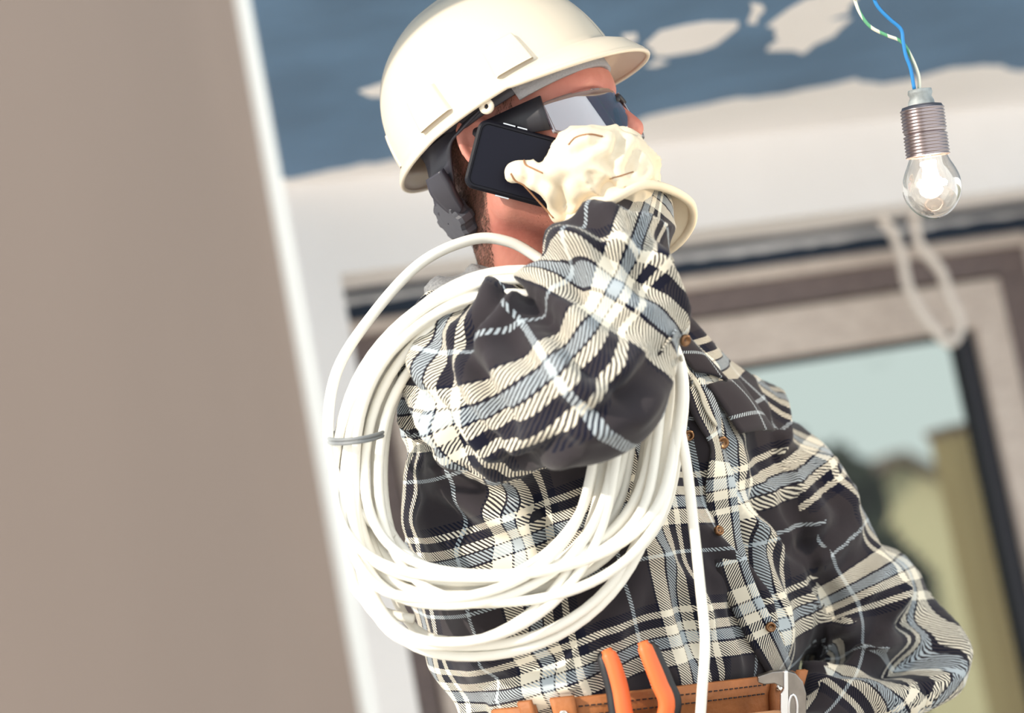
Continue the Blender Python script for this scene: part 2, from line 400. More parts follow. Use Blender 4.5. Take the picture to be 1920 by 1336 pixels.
def shrub(x, y, d, w, h, n, label, cat='shrub', name='garden_shrub'):
    c = sky_pt(x, y, d); r = empty(name, (c[0], c[1], -.07), label, cat)
    T = [np.array([c[0]+rng.normal(0, .02)*i, c[1]+rng.normal(0, .02)*i, -.07+(c[2]+.07)*i/5]) for i in range(6)]
    tube('trunk', catmull(T, 14), np.linspace(.05, .02, 14), barkm, r, 7)
    v, f = [], []
    for i in range(n):
        q = rng.normal(0, 1, 3); q = q/np.linalg.norm(q)*rng.random()**.35
        p = c+q*np.array([w, w, h])*(.75+.5*vnoise(np.array([q*2+7]))[0])
        a = unit(rng.normal(0, 1, 3))*.055; b2 = unit(np.cross(a, rng.normal(0, 1, 3)))*.03
        k = len(v); v += [p-a, p-b2, p+a, p+b2]; f.append((k, k+1, k+2, k+3))
    tag(mesh('foliage', v, f, leafm, r, smooth=False), kind='stuff')
shrub(1670, 1120, 8.6, .19, .28, 1500, 'dark leafy shrub in front of the cream garden house')
shrub(1580, 930, 9.6, .22, .22, 800, 'taller loose shrub rising behind the man\'s far arm, outside the window')
shrub(1560, 1080, 7.6, .22, .5, 1300, 'dense dark shrub close to the window glass')
postm = wood('tan_timber', (.82, .58, .28), (.70, .46, .20), 4, .7, (9, 9, 1))
pc = sky_pt(1822, 900, 6.2); pt = sky_pt(1795, 812, 6.2)
post = empty('timber_post', (pc[0], pc[1], -.07), 'pale tan timber post with a flat cap outside the window', 'post')
box('shaft', (pc[0], pc[1], (pt[2]-.07)/2), w_*.075, n_*.075, z_*(pt[2]+.07)/2, postm, post, .006)
box('cap', (pc[0], pc[1], pt[2]+.012), w_*.082, n_*.082, z_*.014, mat('post_cap', (.28, .16, .11), .7), post, .004)

# ================================================================== THE MAN
m_skin = mat('sunburnt_skin', (.60, .25, .19), .5, spec=.4, sss=.12, col2=(.50, .17, .13), vscale=22, bump=.12, bscale=260)
m_hair = mat('short_brown_hair', (.085, .042, .026), .7)
m_plaid = plaid('plaid_flannel')
m_grey = mat('heather_grey_jersey', (.30, .30, .30), .95, col2=(.20, .20, .21), vscale=320, bump=.3, bscale=300)
m_leather = mat('cream_work_leather', (.80, .69, .53), .75, spec=.25, var=.08, vscale=25, bump=.22, bscale=55)
m_seam = mat('brown_seam', (.32, .16, .08), .8)
m_navy = mat('navy_work_trousers', (.025, .028, .045), .9, bump=.3, bscale=200)

HB = .06                                         # the head is this much nearer than D0
O = V(972, 288, HB); HS = 1.13
def frame(el, yaw, roll_b):
    el, yaw = math.radians(el), math.radians(yaw)
    f = unit([math.cos(el)*math.cos(yaw), math.sin(el)*math.cos(yaw), math.sin(yaw)])
    u = np.array([-math.sin(el), math.cos(el), roll_b]); u = unit(u-f*(u@f)); l = np.cross(u, f)
    return np.array([cv(*f), cv(*l), cv(*u)])      # rows: forward, left, up in world
HF = frame(19, 22, -.15)
def hw_(p): return O+np.asarray(p)*HS@HF           # head-local to world
def to_h(p): return (np.asarray(p)-O)@HF.T/HS
person = empty('person', (*V(1200, 1310, 0)[:2], 0), 'person in a white hard hat and plaid shirt holding a phone to the ear', 'person')

# ---- head and neck, one continuous surface
NK0, NK1 = to_h(V(968, 400, .045)), to_h(V(1062, 640, .0))
def head_fn(p):
    d = ell(p, (-.002, 0, .052), (.100, .077, .092))
    d = smin(d, ell(p, (.040, 0, -.012), (.062, .060, .088)), .03)
    for s in (-1, 1):
        d = smin(d, rc(p, (.004, s*.050, -.052), (.078, s*.016, -.104), .026, .018), .025)
        d = smin(d, ell(p, (.062, s*.047, -.014), (.026, .020, .022)), .02)
    d = smin(d, ell(p, (.084, 0, -.104), (.020, .022, .018)), .015)
    d = smin(d, rc(p, (.092, -.030, .036), (.092, .030, .036), .013, .013), .016)
    d = smin(d, ell(p, (.075, 0, .062), (.030, .055, .045)), .03)
    for s in (-1, 1): d = smax(d, -ell(p, (.106, s*.033, .010), (.018, .019, .014)), .012)
    for s in (-1, 1): d = smin(d, ell(p, (.082, s*.033, .010), (.0145, .0145, .0125)), .005)
    d = smin(d, rc(p, (.100, 0, .024), (.124, 0, -.018), .0085, .0115), .012)
    for s in (-1, 1): d = smin(d, ell(p, (.109, s*.0125, -.024), (.012, .008, .008)), .007)
    d = smin(d, rc(p, (.097, -.019, -.053), (.097, .019, -.053), .0065, .0065), .009)
    d = smin(d, rc(p, (.096, -.016, -.066), (.096, .016, -.066), .0075, .0075), .008)
    d = smax(d, -rc(p, (.107, -.022, -.0595), (.107, .022, -.0595), .0035, .0035), .004)
    for s in (-1, 1):                                   # ears
        q = p-np.array([-.006, s*.079, .004], np.float32)
        a = math.radians(-14)
        x = q[:, 0]*math.cos(a)-q[:, 2]*math.sin(a); z = q[:, 0]*math.sin(a)+q[:, 2]*math.cos(a)
        y = q[:, 1]-s*(.004-.35*x)
        rr = np.sqrt((x/.0150)**2+(z/.026)**2)
        helix = np.sqrt(((rr-1)*.017)**2+y**2)-.0042
        disc = np.maximum(np.abs(y+s*.005)-.003, (rr-1)*.02)
        d = smin(d, np.minimum(smin(helix, disc, .005), ell(p, (.004, s*.079, -.026), (.009, .005, .010))), .004)
    d = smin(d, rc(p, NK0, NK1, .053, .062), .028)
    return d
hv, hf = surface_nets(head_fn, (-.135, -.125, -.27), (.145, .125, .16), .0026)
hv = relax(hv, hf, 2, .4)
skin = mesh('body', hw_(hv), hf, m_skin, person)
hx, hy, hz = hv.T
hm = ((hz > .03) & (hx < .035+.25*(hz-.03)) | ((hx < .018) & (hz > -.012)) | ((hx < -.014+.42*(hz+.012)) & (hz > -.110)))
hm &= ~((np.abs(hy) > .074) & (np.abs(hx+.004) < .032) & (np.abs(hz-.002) < .038))
hm = hm.astype(float); st = ((hz < -.03) & (hx > .0) & (hz > -.125)).astype(float)
ee = np.vstack([hf[:, [i, (i+1) % 4]] for i in range(4)]); ee = np.vstack([ee, ee[:, ::-1]]); de = np.bincount(ee[:, 0], minlength=len(hv))
hm = np.maximum(hm, st*.28)
for _ in range(5): hm = np.bincount(ee[:, 0], weights=hm[ee[:, 1]], minlength=len(hv))/de
at_ = skin.data.attributes.new('hair_mask', 'FLOAT', 'POINT'); at_.data.foreach_set('value', hm.astype(np.float32))
nt = m_skin.node_tree; pb = nt.nodes['Principled BSDF']; lk = pb.inputs['Base Color'].links[0]; src = lk.from_socket
an_ = nt.nodes.new('ShaderNodeAttribute'); an_.attribute_name = 'hair_mask'; mxs = nt.nodes.new('ShaderNodeMix'); mxs.data_type = 'RGBA'
m7 = nt.nodes.new('ShaderNodeMath'); m7.operation = 'MULTIPLY'; m7.inputs[1].default_value = .72; nt.links.new(an_.outputs['Fac'], m7.inputs[0])
nt.links.new(m7.outputs[0], mxs.inputs[0]); nt.links.new(src, mxs.inputs[6]); mxs.inputs[7].default_value = (.11, .055, .040, 1); nt.links.new(mxs.outputs[2], pb.inputs['Base Color'])
skin_bvh = bvh_of(hw_(hv), hf)
tag(skin, 'reddened face, ear and neck')
# short hair: sides, sideburn and nape
fc = hv[hf].mean(1); nn = vnormals(hv, hf)
x, y, z = fc.T
reg = ((z > .03) & (x < .035+.25*(z-.03)) | ((x < .022) & (z > -.012) & (x > -.2)) | ((x < -.012+.42*(z+.012)) & (z > -.112))) & (z > -.115)
reg &= ~((np.abs(y) > .074) & (np.abs(x+.004) < .030) & (np.abs(z-.002) < .036))
beard = (z < -.03) & (x > .02) & (x < .1) & (z > -.125)
idx = np.where(reg)[0]
sv, sf = [], []
def strand(c, n, dr, ln, wd):
    a = unit(np.cross(n, dr))*wd; t = c+dr*ln+n*ln*.35; k = len(sv)
    b2 = n*wd
    sv.extend([c+a, c-a*.6+b2, c-a*.6-b2, t]); sf.extend([(k, k+1, k+3), (k+1, k+2, k+3), (k+2, k, k+3)])
for i in rng.choice(idx, 30000):
    c = fc[i]; n = unit(nn[hf[i]].mean(0)); dr = np.array([-.45, 0, -.9])+rng.normal(0, .28, 3); dr = unit(dr-n*(dr@n))
    strand(c-n*.0005, n, dr, .0062*(.5+.7*rng.random()), .00024)
ib = np.where(beard)[0]
for i in rng.choice(ib, min(len(ib), 2600)):
    c = fc[i]; n = unit(nn[hf[i]].mean(0)); dr = np.array([.1, 0, -1.])+rng.normal(0, .3, 3); dr = unit(dr-n*(dr@n))
    strand(c-n*.0003, n, dr, .0016, .00022)
hair = mesh('hair', hw_(np.array(sv)), sf, m_hair, person, smooth=False); tag(hair, 'close-cropped brown hair', kind='stuff')

# ---- torso frame
LAT = cv(.77, -.02, -.64); FRO = cv(.64, .0, .77)      # the man's left, the man's front
S1, S2 = V(1200, 1325, 0), V(1046, 590, .0)
AX = unit(S2-S1); FRO = unit(FRO-AX*(FRO@AX)+AX*.06)
BAS = np.linalg.inv(np.array([LAT, FRO, AX]).T)
SEC = [((1222, 1420, 0), .205, .155), ((1200, 1325, 0), .212, .155), ((1196, 1255, 0), .236, .176), ((1160, 1130, 0), .240, .176), ((1122, 990, 0), .238, .168),
       ((1092, 840, 0), .228, .156), ((1074, 730, 0), .200, .138), ((1062, 650, 0), .150, .110), ((1052, 590, 0), .095, .085), ((1045, 560, 0), .05, .05)]
_t = np.array([(V(*s[0])-S1)@AX for s in SEC]); _c = np.array([V(*s[0])-S1-AX*((V(*s[0])-S1)@AX) for s in SEC])
_a = np.array([s[1] for s in SEC]); _b = np.array([s[2] for s in SEC])
_tt = np.linspace(_t[0], _t[-1], 200)
def smooth_interp(y):
    v = np.interp(_tt, _t, y); k = np.ones(15)/15; return np.convolve(np.pad(v, 7, 'edge'), k, 'valid')
_A, _B = smooth_interp(_a), smooth_interp(_b); _C = np.stack([smooth_interp(_c[:, i]) for i in range(3)], 1)
def torso_local(p):
    q = p-S1; t = q@AX; cc = np.stack([np.interp(t, _tt, _C[:, i]) for i in range(3)], -1)
    l = (q-cc)@BAS.T; return l[..., 0], l[..., 1], t
def torso_fn(p, grow=0.):
    x, y, t = torso_local(p); a = np.interp(t, _tt, _A)+grow; b = np.interp(t, _tt, _B)+grow
    k = (np.abs(x/a)**2.3+np.abs(y/b)**2.3)**(1/2.3)
    d = (k-1)*np.minimum(a, b)*.85
    return np.maximum(np.maximum(d, t-_t[-1]), _t[0]-t)
def torso_pt(ang, t, grow=0.):                       # ang from the front towards the man's left
    a = np.interp(t, _tt, _A)+grow; b = np.interp(t, _tt, _B)+grow
    c, s = math.cos(ang), math.sin(ang); k = (abs(s)**2.3+abs(c)**2.3)**(1/2.3)
    cc = np.array([np.interp(t, _tt, _C[:, i]) for i in range(3)])
    return S1+AX*t+cc+LAT*(a*s/k)+FRO*(b*c/k)
# ---- shirt
SHR, ELR, WRR = V(862, 692, .09), V(1082, 738, .315), V(1204, 392, .165)
FMR = V(1150, 520, .235)
SHL, ELL_, WRL = V(1368, 826, -.085), V(1682, 1262, -.07), V(1470, 1440, .06)
prims = [lambda p: torso_fn(p),
         lambda p: smin(rc(p, SHR, SHR*.45+ELR*.55, .080, .092), rc(p, SHR*.45+ELR*.55, ELR, .092, .064), .02),
         lambda p: smin(rc(p, ELR, FMR, .066, .066), rc(p, FMR, WRR, .066, .035), .02),
         lambda p: rc(p, SHL, ELL_, .076, .066),
         lambda p: rc(p, ELL_, WRL, .066, .05)]
trapR = (V(1046, 610, 0.0), SHR)
def shirt_fn(p):
    d = prims[0](p)
    d = smin(d, rc(p, V(1040, 640, .01), V(900, 672, .08), .060, .056), .04)
    d = smin(d, rc(p, V(1070, 660, -.01), V(1320, 790, -.075), .055, .066), .04)
    d = smin(d, prims[1](p), .035)
    d = smin(d, prims[3](p), .035)
    d = smin(d, smin(prims[3](p), prims[4](p), .012), .004)
    d = smin(d, prims[2](p), .014)
    neck = rc(p, V(1052, 640, .0), V(960, 420, .05), .088, .10)
    d = smax(d, -neck, .008)
    d = np.maximum(d, -((p-S1)@AX)-.05+.0*p[:, 0])
    return d
allp = np.array([SHR, ELR, WRR, SHL, ELL_, WRL, S1, S2, S1-LAT*.25-FRO*.2, S1+LAT*.25+FRO*.2, S1-AX*.05])
shv, shf = surface_nets(shirt_fn, allp.min(0)-.11, allp.max(0)+.10, .0052)
shv = relax(shv, shf, 2, .5)
BON = {1: (SHR, ELR), 2: (ELR, WRR), 3: (SHL, ELL_), 4: (ELL_, WRL)}
def arm_curve(a, b, c, rad=.17):
    d1, d2 = unit(a-b), unit(c-b); p, q = b+d1*rad, b+d2*rad
    a = a-unit(b-a)*.10; c = c+unit(c-b)*.06
    L1 = [a+(p-a)*k for k in np.linspace(0, 1, 100, endpoint=False)]; L3 = [q+(c-q)*k for k in np.linspace(0, 1, 100)]
    L2 = [(1-k)**2*p+2*k*(1-k)*b+k*k*q for k in np.linspace(0, 1, 300, endpoint=False)]
    P = np.array(L1+L2+L3); T = np.gradient(P, axis=0); T /= np.linalg.norm(T, axis=1)[:, None]
    s_ = np.concatenate([[0], np.cumsum(np.linalg.norm(np.diff(P, axis=0), axis=1))]); N = []; n = cv(0, 0, 1.)
    for t in T: n = unit(n-t*(n@t)); N.append(n)
    N = np.array(N); return P, T, N, np.cross(T, N), s_
ARM = {1: arm_curve(SHR, ELR, WRR), 3: arm_curve(SHL, ELL_, WRL)}; ARM[2] = ARM[1]; ARM[4] = ARM[3]
def arm_uv(p, k):
    P, T, N, B, s_ = ARM[k]; p = np.asarray(p); bi = np.empty(len(p), int)
    for i in range(0, len(p), 4000):
        q = p[i:i+4000]; bi[i:i+4000] = ((q[:, None]-P[None])**2).sum(-1).argmin(1)
    q = p-P[bi]; v = s_[bi]+np.where((bi == 0) | (bi == len(P)-1), (q*T[bi]).sum(1), 0); an = np.arctan2((q*B[bi]).sum(1), (q*N[bi]).sum(1))
    return an, v
def region(p):
    ds = np.stack([prims[k](p) for k in range(5)], 1); ds[:, 0] -= .012; return ds.argmin(1)
def uvs(p, k):
    if k == 0:
        x, y, t = torso_local(p); an = np.arctan2(x, y+.02); return np.stack([an*.205, t+.012*np.sin(an*3)], -1)
    an, v = arm_uv(p, k); return np.stack([an*.080+.04, v+(.02 if k < 3 else .06)], -1)
# folds: displacement along the normal
reg_v = region(shv); nr = vnormals(shv, shf); dsp = np.zeros(len(shv))
for k in range(5):
    m = reg_v == k
    if not m.any(): continue
    q = uvs(shv[m], k); u, v = q.T
    if k == 0:
        pp = np.stack([u*11+v*5, v*6-u*2.5, u*0+3.7], 1); wq = vnoise(np.stack([u*7, v*7, u*0+1.2], 1))
        d = .026*(ridged(pp+wq[:, None]*1.2)**2-.4)+.008*(ridged(np.stack([u*20+v*9, v*11-u*6, u*0+9], 1))**2-.4)
        blouse = np.exp(-((v-.05)/.05)**2)
        d += blouse*.010*np.sin(u*70+4*wq)
    else:
        wq = vnoise(np.stack([u*10, v*10, u*0+k//3], 1))
        bend = np.exp(-(np.linalg.norm(shv[m]-(ELR if k < 3 else ELL_), axis=1)/.13)**2)
        pp = np.stack([u*5+v*7, v*15-u*10+wq*1.0, u*0+(k//3)*5.1], 1)
        d = (.032+.016*bend)*(ridged(pp)**2.0-.35)+.008*(ridged(np.stack([u*12+v*10, v*24-u*16, u*0+(k//3)*2.3], 1))**2-.35)
    if k: d *= np.clip((np.linalg.norm(shv[m]-WRR, axis=1)-.02)/.10, 0, 1)
    dsp[m] = d
e = np.vstack([shf[:, [i, (i+1) % 4]] for i in range(4)]); e = np.vstack([e, e[:, ::-1]]); dg = np.bincount(e[:, 0], minlength=len(shv))
for _ in range(2): dsp = .4*dsp+.6*np.bincount(e[:, 0], weights=dsp[e[:, 1]], minlength=len(shv))/dg
def creases(v, n, bv, lines, w0):
    out_ = np.zeros(len(v))
    for pix, A_, wk in lines:
        P = []
        for a, b2, _ in catmull([(x, y, 0) for x, y in pix], 26):
            h, hn = hit(bv, a, b2)
            if h is not None: P.append(h)
        if len(P) < 5: continue
        P = np.array(P); w = w0*wk; m = np.where(((v-P.mean(0))**2).sum(1) < (np.ptp(P, axis=0).max()*.8+.06)**2)[0]
        dd = np.sqrt(((v[m][:, None]-P[None])**2).sum(-1)); j = dd.argmin(1); d = dd.min(1)
        fade = np.sin(math.pi*np.clip((j+1.5)/(len(P)+2), 0, 1))**.6
        out_[m] += A_*fade*(-np.exp(-(d/w)**2)+.75*np.exp(-((d-2.1*w)/(1.1*w))**2))
    return out_
FOLDS = [([(1000, 500), (1040, 490), (1075, 505), (1085, 540)], .015, 1), ([(1085, 425), (1120, 445), (1135, 480), (1150, 510)], .012, .9), ([(1182, 415), (1195, 450), (1190, 500), (1210, 545)], .011, .9),
         ([(985, 562), (1010, 582), (1060, 640), (1120, 700), (1180, 735)], .012, 1), ([(1040, 520), (1100, 560), (1170, 600), (1215, 640)], .010, 1.1), ([(870, 650), (900, 700), (930, 760), (960, 805)], .013, 1.1),
         ([(870, 640), (930, 600), (985, 565)], .015, 1), ([(790, 640), (800, 720), (850, 790), (880, 850)], .012, 1.1), ([(830, 640), (850, 720), (900, 790), (970, 850)], .011, .9),
         ([(770, 780), (820, 830), (900, 868)], .011, 1), ([(940, 868), (1000, 845), (1060, 825)], .010, .8), ([(1150, 770), (1185, 725), (1218, 660)], .012, .9), ([(1060, 770), (1110, 775), (1160, 740)], .009, .8),
         ([(960, 640), (1000, 690), (1030, 750), (1040, 800)], .009, 1.2), ([(790, 920), (850, 960), (900, 1000), (1000, 1040)], .012, 1.2), ([(840, 900), (930, 930), (1030, 950)], .011, 1),
         ([(1000, 900), (1040, 1000), (1060, 1060)], .012, 1.1), ([(1180, 1050), (1140, 1130), (1080, 1200), (1020, 1270)], .012, 1.1), ([(1270, 1060), (1290, 1150), (1330, 1250)], .013, 1.1),
         ([(1370, 980), (1405, 1060), (1440, 1130), (1470, 1240)], .014, 1.1), ([(1400, 900), (1440, 980), (1470, 1050)], .012, 1), ([(900, 1300), (960, 1262), (1080, 1240)], .012, 1), ([(1120, 1180), (1130, 1230), (1125, 1275)], .010, .9),
         ([(1380, 1100), (1390, 1180), (1400, 1250)], .010, .9), ([(1460, 860), (1520, 900), (1560, 980)], .012, 1), ([(1480, 1030), (1530, 1015), (1570, 985)], .014, .9), ([(1590, 1200), (1660, 1180), (1720, 1150)], .014, 1),
         ([(1600, 1262), (1680, 1250), (1755, 1230)], .013, 1), ([(1540, 1100), (1600, 1140), (1680, 1160)], .010, 1), ([(1250, 700), (1280, 780), (1300, 880)], .008, .8), ([(1520, 1080), (1560, 1180), (1580, 1290)], .012, 1.1)]
dsp += creases(shv, nr, bvh_of(shv, shf), FOLDS, .0115)
tb = torso_local(shv)[2]; bm = reg_v == 0; dsp[bm] = np.where(tb[bm] < .075, np.minimum(dsp[bm], .012)*np.clip((tb[bm]-.022)/.05, 0, 1), dsp[bm])
shv = shv+nr*dsp[:, None]
fcen = shv[shf].mean(1); rf = region(fcen); luv = np.zeros((len(shf), 4, 2))
for k in range(5):
    m = rf == k
    if not m.any(): continue
    P = shv[shf[m]]; q = uvs(P.reshape(-1, 3), k).reshape(-1, 4, 2)
    per = 2*math.pi*(.205 if k == 0 else .080)
    u = q[..., 0]; u -= per*np.round((u-u[:, :1])/per); luv[m] = q
shirt = mesh('plaid_shirt', shv, shf, m_plaid, person, uv=luv.reshape(-1, 2)); tag(shirt, 'black, cream and blue plaid flannel shirt')
shirt_bvh = bvh_of(shv, shf)

# ---- undershirt collar
def under_fn(p):
    d = rc(p, V(1070, 690, .0), V(1000, 500, .025), .105, .074)
    d = np.maximum(d, (p-V(985, 470, .03))@unit(V(960, 420, .05)-V(1052, 640, 0)))
    return smin(d, rc(p, V(1000, 562, .03), V(862, 592, .07), .056, .048), .02)
uv_, uf_ = surface_nets(under_fn, np.minimum(V(1070, 690), V(880, 640, .08))-.17, np.maximum(V(1000, 470), V(880, 640, .08))+.17, .005)
uv_ = relax(uv_, uf_, 2); un = vnormals(uv_, uf_)
uv_ = uv_+un*(.010*(ridged(uv_*[22, 22, 34]+3)**2-.4))[:, None]
tag(mesh('undershirt', uv_, uf_, m_grey, person), 'heather grey jersey showing at the neck')

# ---- shirt details laid on the cloth
m_snap = mat('antique_brass', (.24, .13, .07), .3, metal=1)
def ribbon_on(name, pix, wid, lift, mt, parent, bvh=None, n=40, uvscale=True, th=.0022):
    pts = catmull([(a, b, 0) for a, b in pix], n)[:, :2]; P, N = [], []
    for a, b2 in pts:
        h, nn_ = hit(bvh or shirt_bvh, a, b2)
        if h is not None: P.append(h); N.append(nn_)
    P = np.array(P); N = np.array(N)
    for _ in range(4): P[1:-1] = (P[:-2]+2*P[1:-1]+P[2:])/4; N[1:-1] = (N[:-2]+2*N[1:-1]+N[2:])/4
    T = np.gradient(P, axis=0); W = np.cross(N, T); W /= np.linalg.norm(W, axis=1)[:, None]
    N /= np.linalg.norm(N, axis=1)[:, None]
    k = np.array([-1, -.5, 0, .5, 1.])
    G = P[:, None]+W[:, None]*k[None, :, None]*wid/2+N[:, None]*lift
    v, f = grid_geo(G); ln = np.concatenate([[0], np.cumsum(np.linalg.norm(np.diff(P, axis=0), axis=1))])
    uvl = [(k[i % 5]*wid/2+.07, ln[i//5]+.02) for q in f for i in q]
    o = mesh(name, v, f, mt, parent, uv=uvl); solid(o, th, 0); return o, P, N
ribbon_on('placket', [(1246, 640), (1300, 725), (1338, 830), (1352, 940), (1372, 1060), (1420, 1170), (1462, 1262)], .036, .004, m_plaid, shirt)
tape_m = mat('undyed_seam_tape', (.50, .47, .40), .9, bump=.3, bscale=300)
ribbon_on('placket_edge', [(1266, 672), (1286, 705), (1310, 745), (1332, 800)], .006, .007, tape_m, shirt, n=30)
def disc(name, c, n, r, h, mt, parent, seg=20, hole=.38):
    n = unit(n); a = unit(np.cross(n, [0, 0, 1.])); b2 = np.cross(n, a); v, f = [], []
    prof = [(r, -h*.5), (r, h*.5), (r*.8, h), (r*(hole+.15), h*.7), (r*hole, h*.1), (0.001, h*.1)]
    for q, z in prof:
        for k in range(seg):
            t = 2*math.pi*k/seg; v.append(np.asarray(c)+q*(a*math.cos(t)+b2*math.sin(t))+n*z)
    for i in range(len(prof)-1):
        for k in range(seg):
            l = (k+1) % seg; f.append((i*seg+k, i*seg+l, (i+1)*seg+l, (i+1)*seg+k))
    return mesh(name, v, f, mt, parent)
for x, y, s in ((1349, 828, .0075), (1292, 816, .0065), (1275, 634, .0065), (1340, 1000, .006), (1441, 1172, .006)):
    h, nn_ = hit(shirt_bvh, x, y)
    if h is not None: disc('snap_button', h+nn_*.0065, unit(nn_*.6-F*.4), s, .003, m_snap, shirt)
# collar and pocket flap
hp = lambda x, y, dl: (lambda h: h[0]+h[1]*dl if h[0] is not None else V(x, y, .05))(hit(shirt_bvh, x, y))
def patch(name, c4, bulge, parent, th_=.004, n=12, drop=None):
    c00, c10, c11, c01 = [np.asarray(c) for c in c4]; nz_ = unit(np.cross(c10-c00, c01-c00)); nz_ = -nz_ if nz_@F > 0 else nz_
    G = np.array([[(c00*(1-a)+c10*a)*(1-b2)+(c01*(1-a)+c11*a)*b2+nz_*bulge*math.sin(math.pi*a)*(.4+.6*math.sin(math.pi*b2)) for b2 in np.linspace(0, 1, n)] for a in np.linspace(0, 1, n)])
    w1, h1 = np.linalg.norm(c10-c00), np.linalg.norm(c01-c00); v, f = grid_geo(G)
    uvl = [((i//n)/(n-1)*w1+.135, (i % n)/(n-1)*h1+.135) for q in f for i in q]
    o = mesh(name, v, f, m_plaid, parent, uv=uvl); solid(o, th_, 0); return o
patch('pocket_flap', [hp(1322, 728, .008), hp(1372, 716, .008), V(1452, 807, .02), V(1388, 812, .085)], .010, shirt)
patch('collar', [V(1196, 566, .05), V(1250, 590, .03), V(1270, 606, .055), V(1228, 622, .115)], .004, shirt)
patch('collar', [V(1232, 604, .105), V(1272, 612, .05), hp(1350, 716, .010), hp(1296, 706, .010)], .006, shirt)
# ---- trousers and boots (below the frame)
BELT_T = 0.0
hipL, hipR = S1-AX*.16+LAT*.095, S1-AX*.16-LAT*.095
gz = lambda p, z: np.array([p[0], p[1], z])
ktL, ktR = gz(hipL+FRO*.03, .50), gz(hipR+FRO*.03, .50); akL, akR = gz(hipL-FRO*.02, .11), gz(hipR-FRO*.02, .11)
def trouser_fn(p):
    x, y, t = torso_local(p); tt = np.clip(t, -.22, 0)
    d = (np.sqrt((x/.205)**2+(y/.150)**2)-1)*.15; d = np.maximum(np.maximum(d, t-.0), -.20-t)
    for a, b2, c in ((hipL, ktL, akL), (hipR, ktR, akR)):
        d = smin(d, smin(rc(p, a, b2, .105, .078), rc(p, b2, c, .078, .07), .02), .04)
    return np.maximum(d, t+.004)
lo = np.minimum.reduce([akL, akR, S1-LAT*.25-FRO*.2, S1+LAT*.25]); hi = np.maximum.reduce([akL, akR, S1+LAT*.25+FRO*.2, S1-LAT*.25])
lo = lo-.14; hi = hi+.14; lo[2] = .03
tv, tf = surface_nets(trouser_fn, lo, hi, .014); tv = relax(tv, tf, 1)
mesh('work_trousers', tv, tf, m_navy, person)
bootm = mat('brown_boot_leather', (.16, .08, .04), .6)
for ak in (akL, akR):
    fdir = unit([FRO[0], FRO[1], 0])
    def boot_fn(p):
        d = rc(p, gz(ak, .05), gz(ak, .2), .055, .056); d = smin(d, rc(p, gz(ak-fdir*.02, .05), gz(ak+fdir*.15, .04), .05, .042), .03)
        return np.maximum(d, .002-p[:, 2])
    v, f = surface_nets(boot_fn, gz(ak, 0)-[.25, .25, .01], gz(ak, 0)+[.25, .25, .27], .012)
    mesh('boot', relax(v, f, 1), f, bootm, person)

# ================================================================== HARD HAT
m_hat = mat('ivory_hat_plastic', (.75, .65, .52), .34, spec=.5)
m_strap = mat('charcoal_plastic', (.045, .043, .058), .45)
m_foam = mat('grey_sweatband_foam', (.33, .33, .36), .95, bump=.5, bscale=400)
H0 = V(966, 199, HB+.005); HH = frame(32.3, 20, -.15)
hat = empty('hard_hat', H0, 'ivory white hard hat with a front visor, worn by the man', 'hard hat')
def hwp(p): return H0+np.asarray(p)@HH
HA, HBW, HZ = .142, .114, .146
def dome(th, ph, off=0.):            # th azimuth (0 front, positive to the man's left), ph 0 rim .. 1 crown
    a = ph*math.pi/2; cr_, sz = np.cos(a)**.86, np.sin(a)**.92
    c, s = np.cos(th), np.sin(th)
    a_x = np.where(c < 0, HA*1.02, HA*.96)
    x = a_x*cr_*c; y = HBW*cr_*s; z = HZ*sz
    ridge = .007*np.exp(-(y/.022)**4)*np.clip(1.25-np.abs(x)/.135, 0, 1)*np.clip(ph*4, 0, 1)
    x2 = -.006+x*(1+off/.13); return np.stack([x2-.012*np.sin(a), y*(1+off/.11), z+off*sz+ridge], -1)
th = np.linspace(0, 2*math.pi, 145); rows = []
c = np.cos(th); vis = np.clip((c-.30)/.70, 0, 1)**.8
ext = .008+.024*vis+.008*np.clip(-c-.5, 0, 1)
for k, (e_, z) in enumerate(((1., -.006), (.97, -.0025), (.6, .002), (.25, .003))):
    r_ = dome(th, np.zeros_like(th)+.0); d2 = r_.copy(); d2[:, 2] = 0; d2 /= np.linalg.norm(d2, axis=1)[:, None]
    d2[:, 0] = d2[:, 0]*1; q = r_+d2*(ext*e_)[:, None]; q[:, 2] += z-.024*vis*e_*e_-.012*e_*np.clip(-c-.4, 0, 1); rows.append(q)
for ph in np.linspace(0.02, .995, 44): rows.append(dome(th, np.zeros_like(th)+ph))
G = np.array(rows); v, f = grid_geo(G)
shell = mesh('shell', hwp(v), [q[::-1] for q in f], m_hat, hat); solid(shell, .0032, 0)
edge = rows[0]; tube('rim_bead', hwp(edge[:-1]), .0028, m_hat, hat, 8, closed=True)
def boss(t0, t1, p0, p1, off=.0085, skew=0.):
    tt, pp = np.linspace(0, 1, 34), np.linspace(0, 1, 24); G = []
    for a in tt:
        row = []
        for b2 in pp:
            e_ = min(min(a, 1-a)/.09, (1-b2)/.09, 1); e_ = max(0., min(1., e_)); e_ = e_*e_*(3-2*e_)
            q = t0+(t1-t0)*a; wd = 1-.12*b2; q = (t0+t1)/2+(q-(t0+t1)/2)*wd+skew*b2
            row.append(dome(np.array(q), np.array(p0+(p1-p0)*b2), -.0015+e_*off))
        G.append(row)
    v, f = grid_geo(np.array(G)); return mesh('slot_boss', hwp(v), f if t1 < 0 else f, m_hat, hat)
for s in (-1, 1):
    boss(s*.94, s*1.31, .03, .19); boss(s*1.72, s*2.10, .03, .19); boss(s*2.72, s*2.90, .02, .20, .0045)
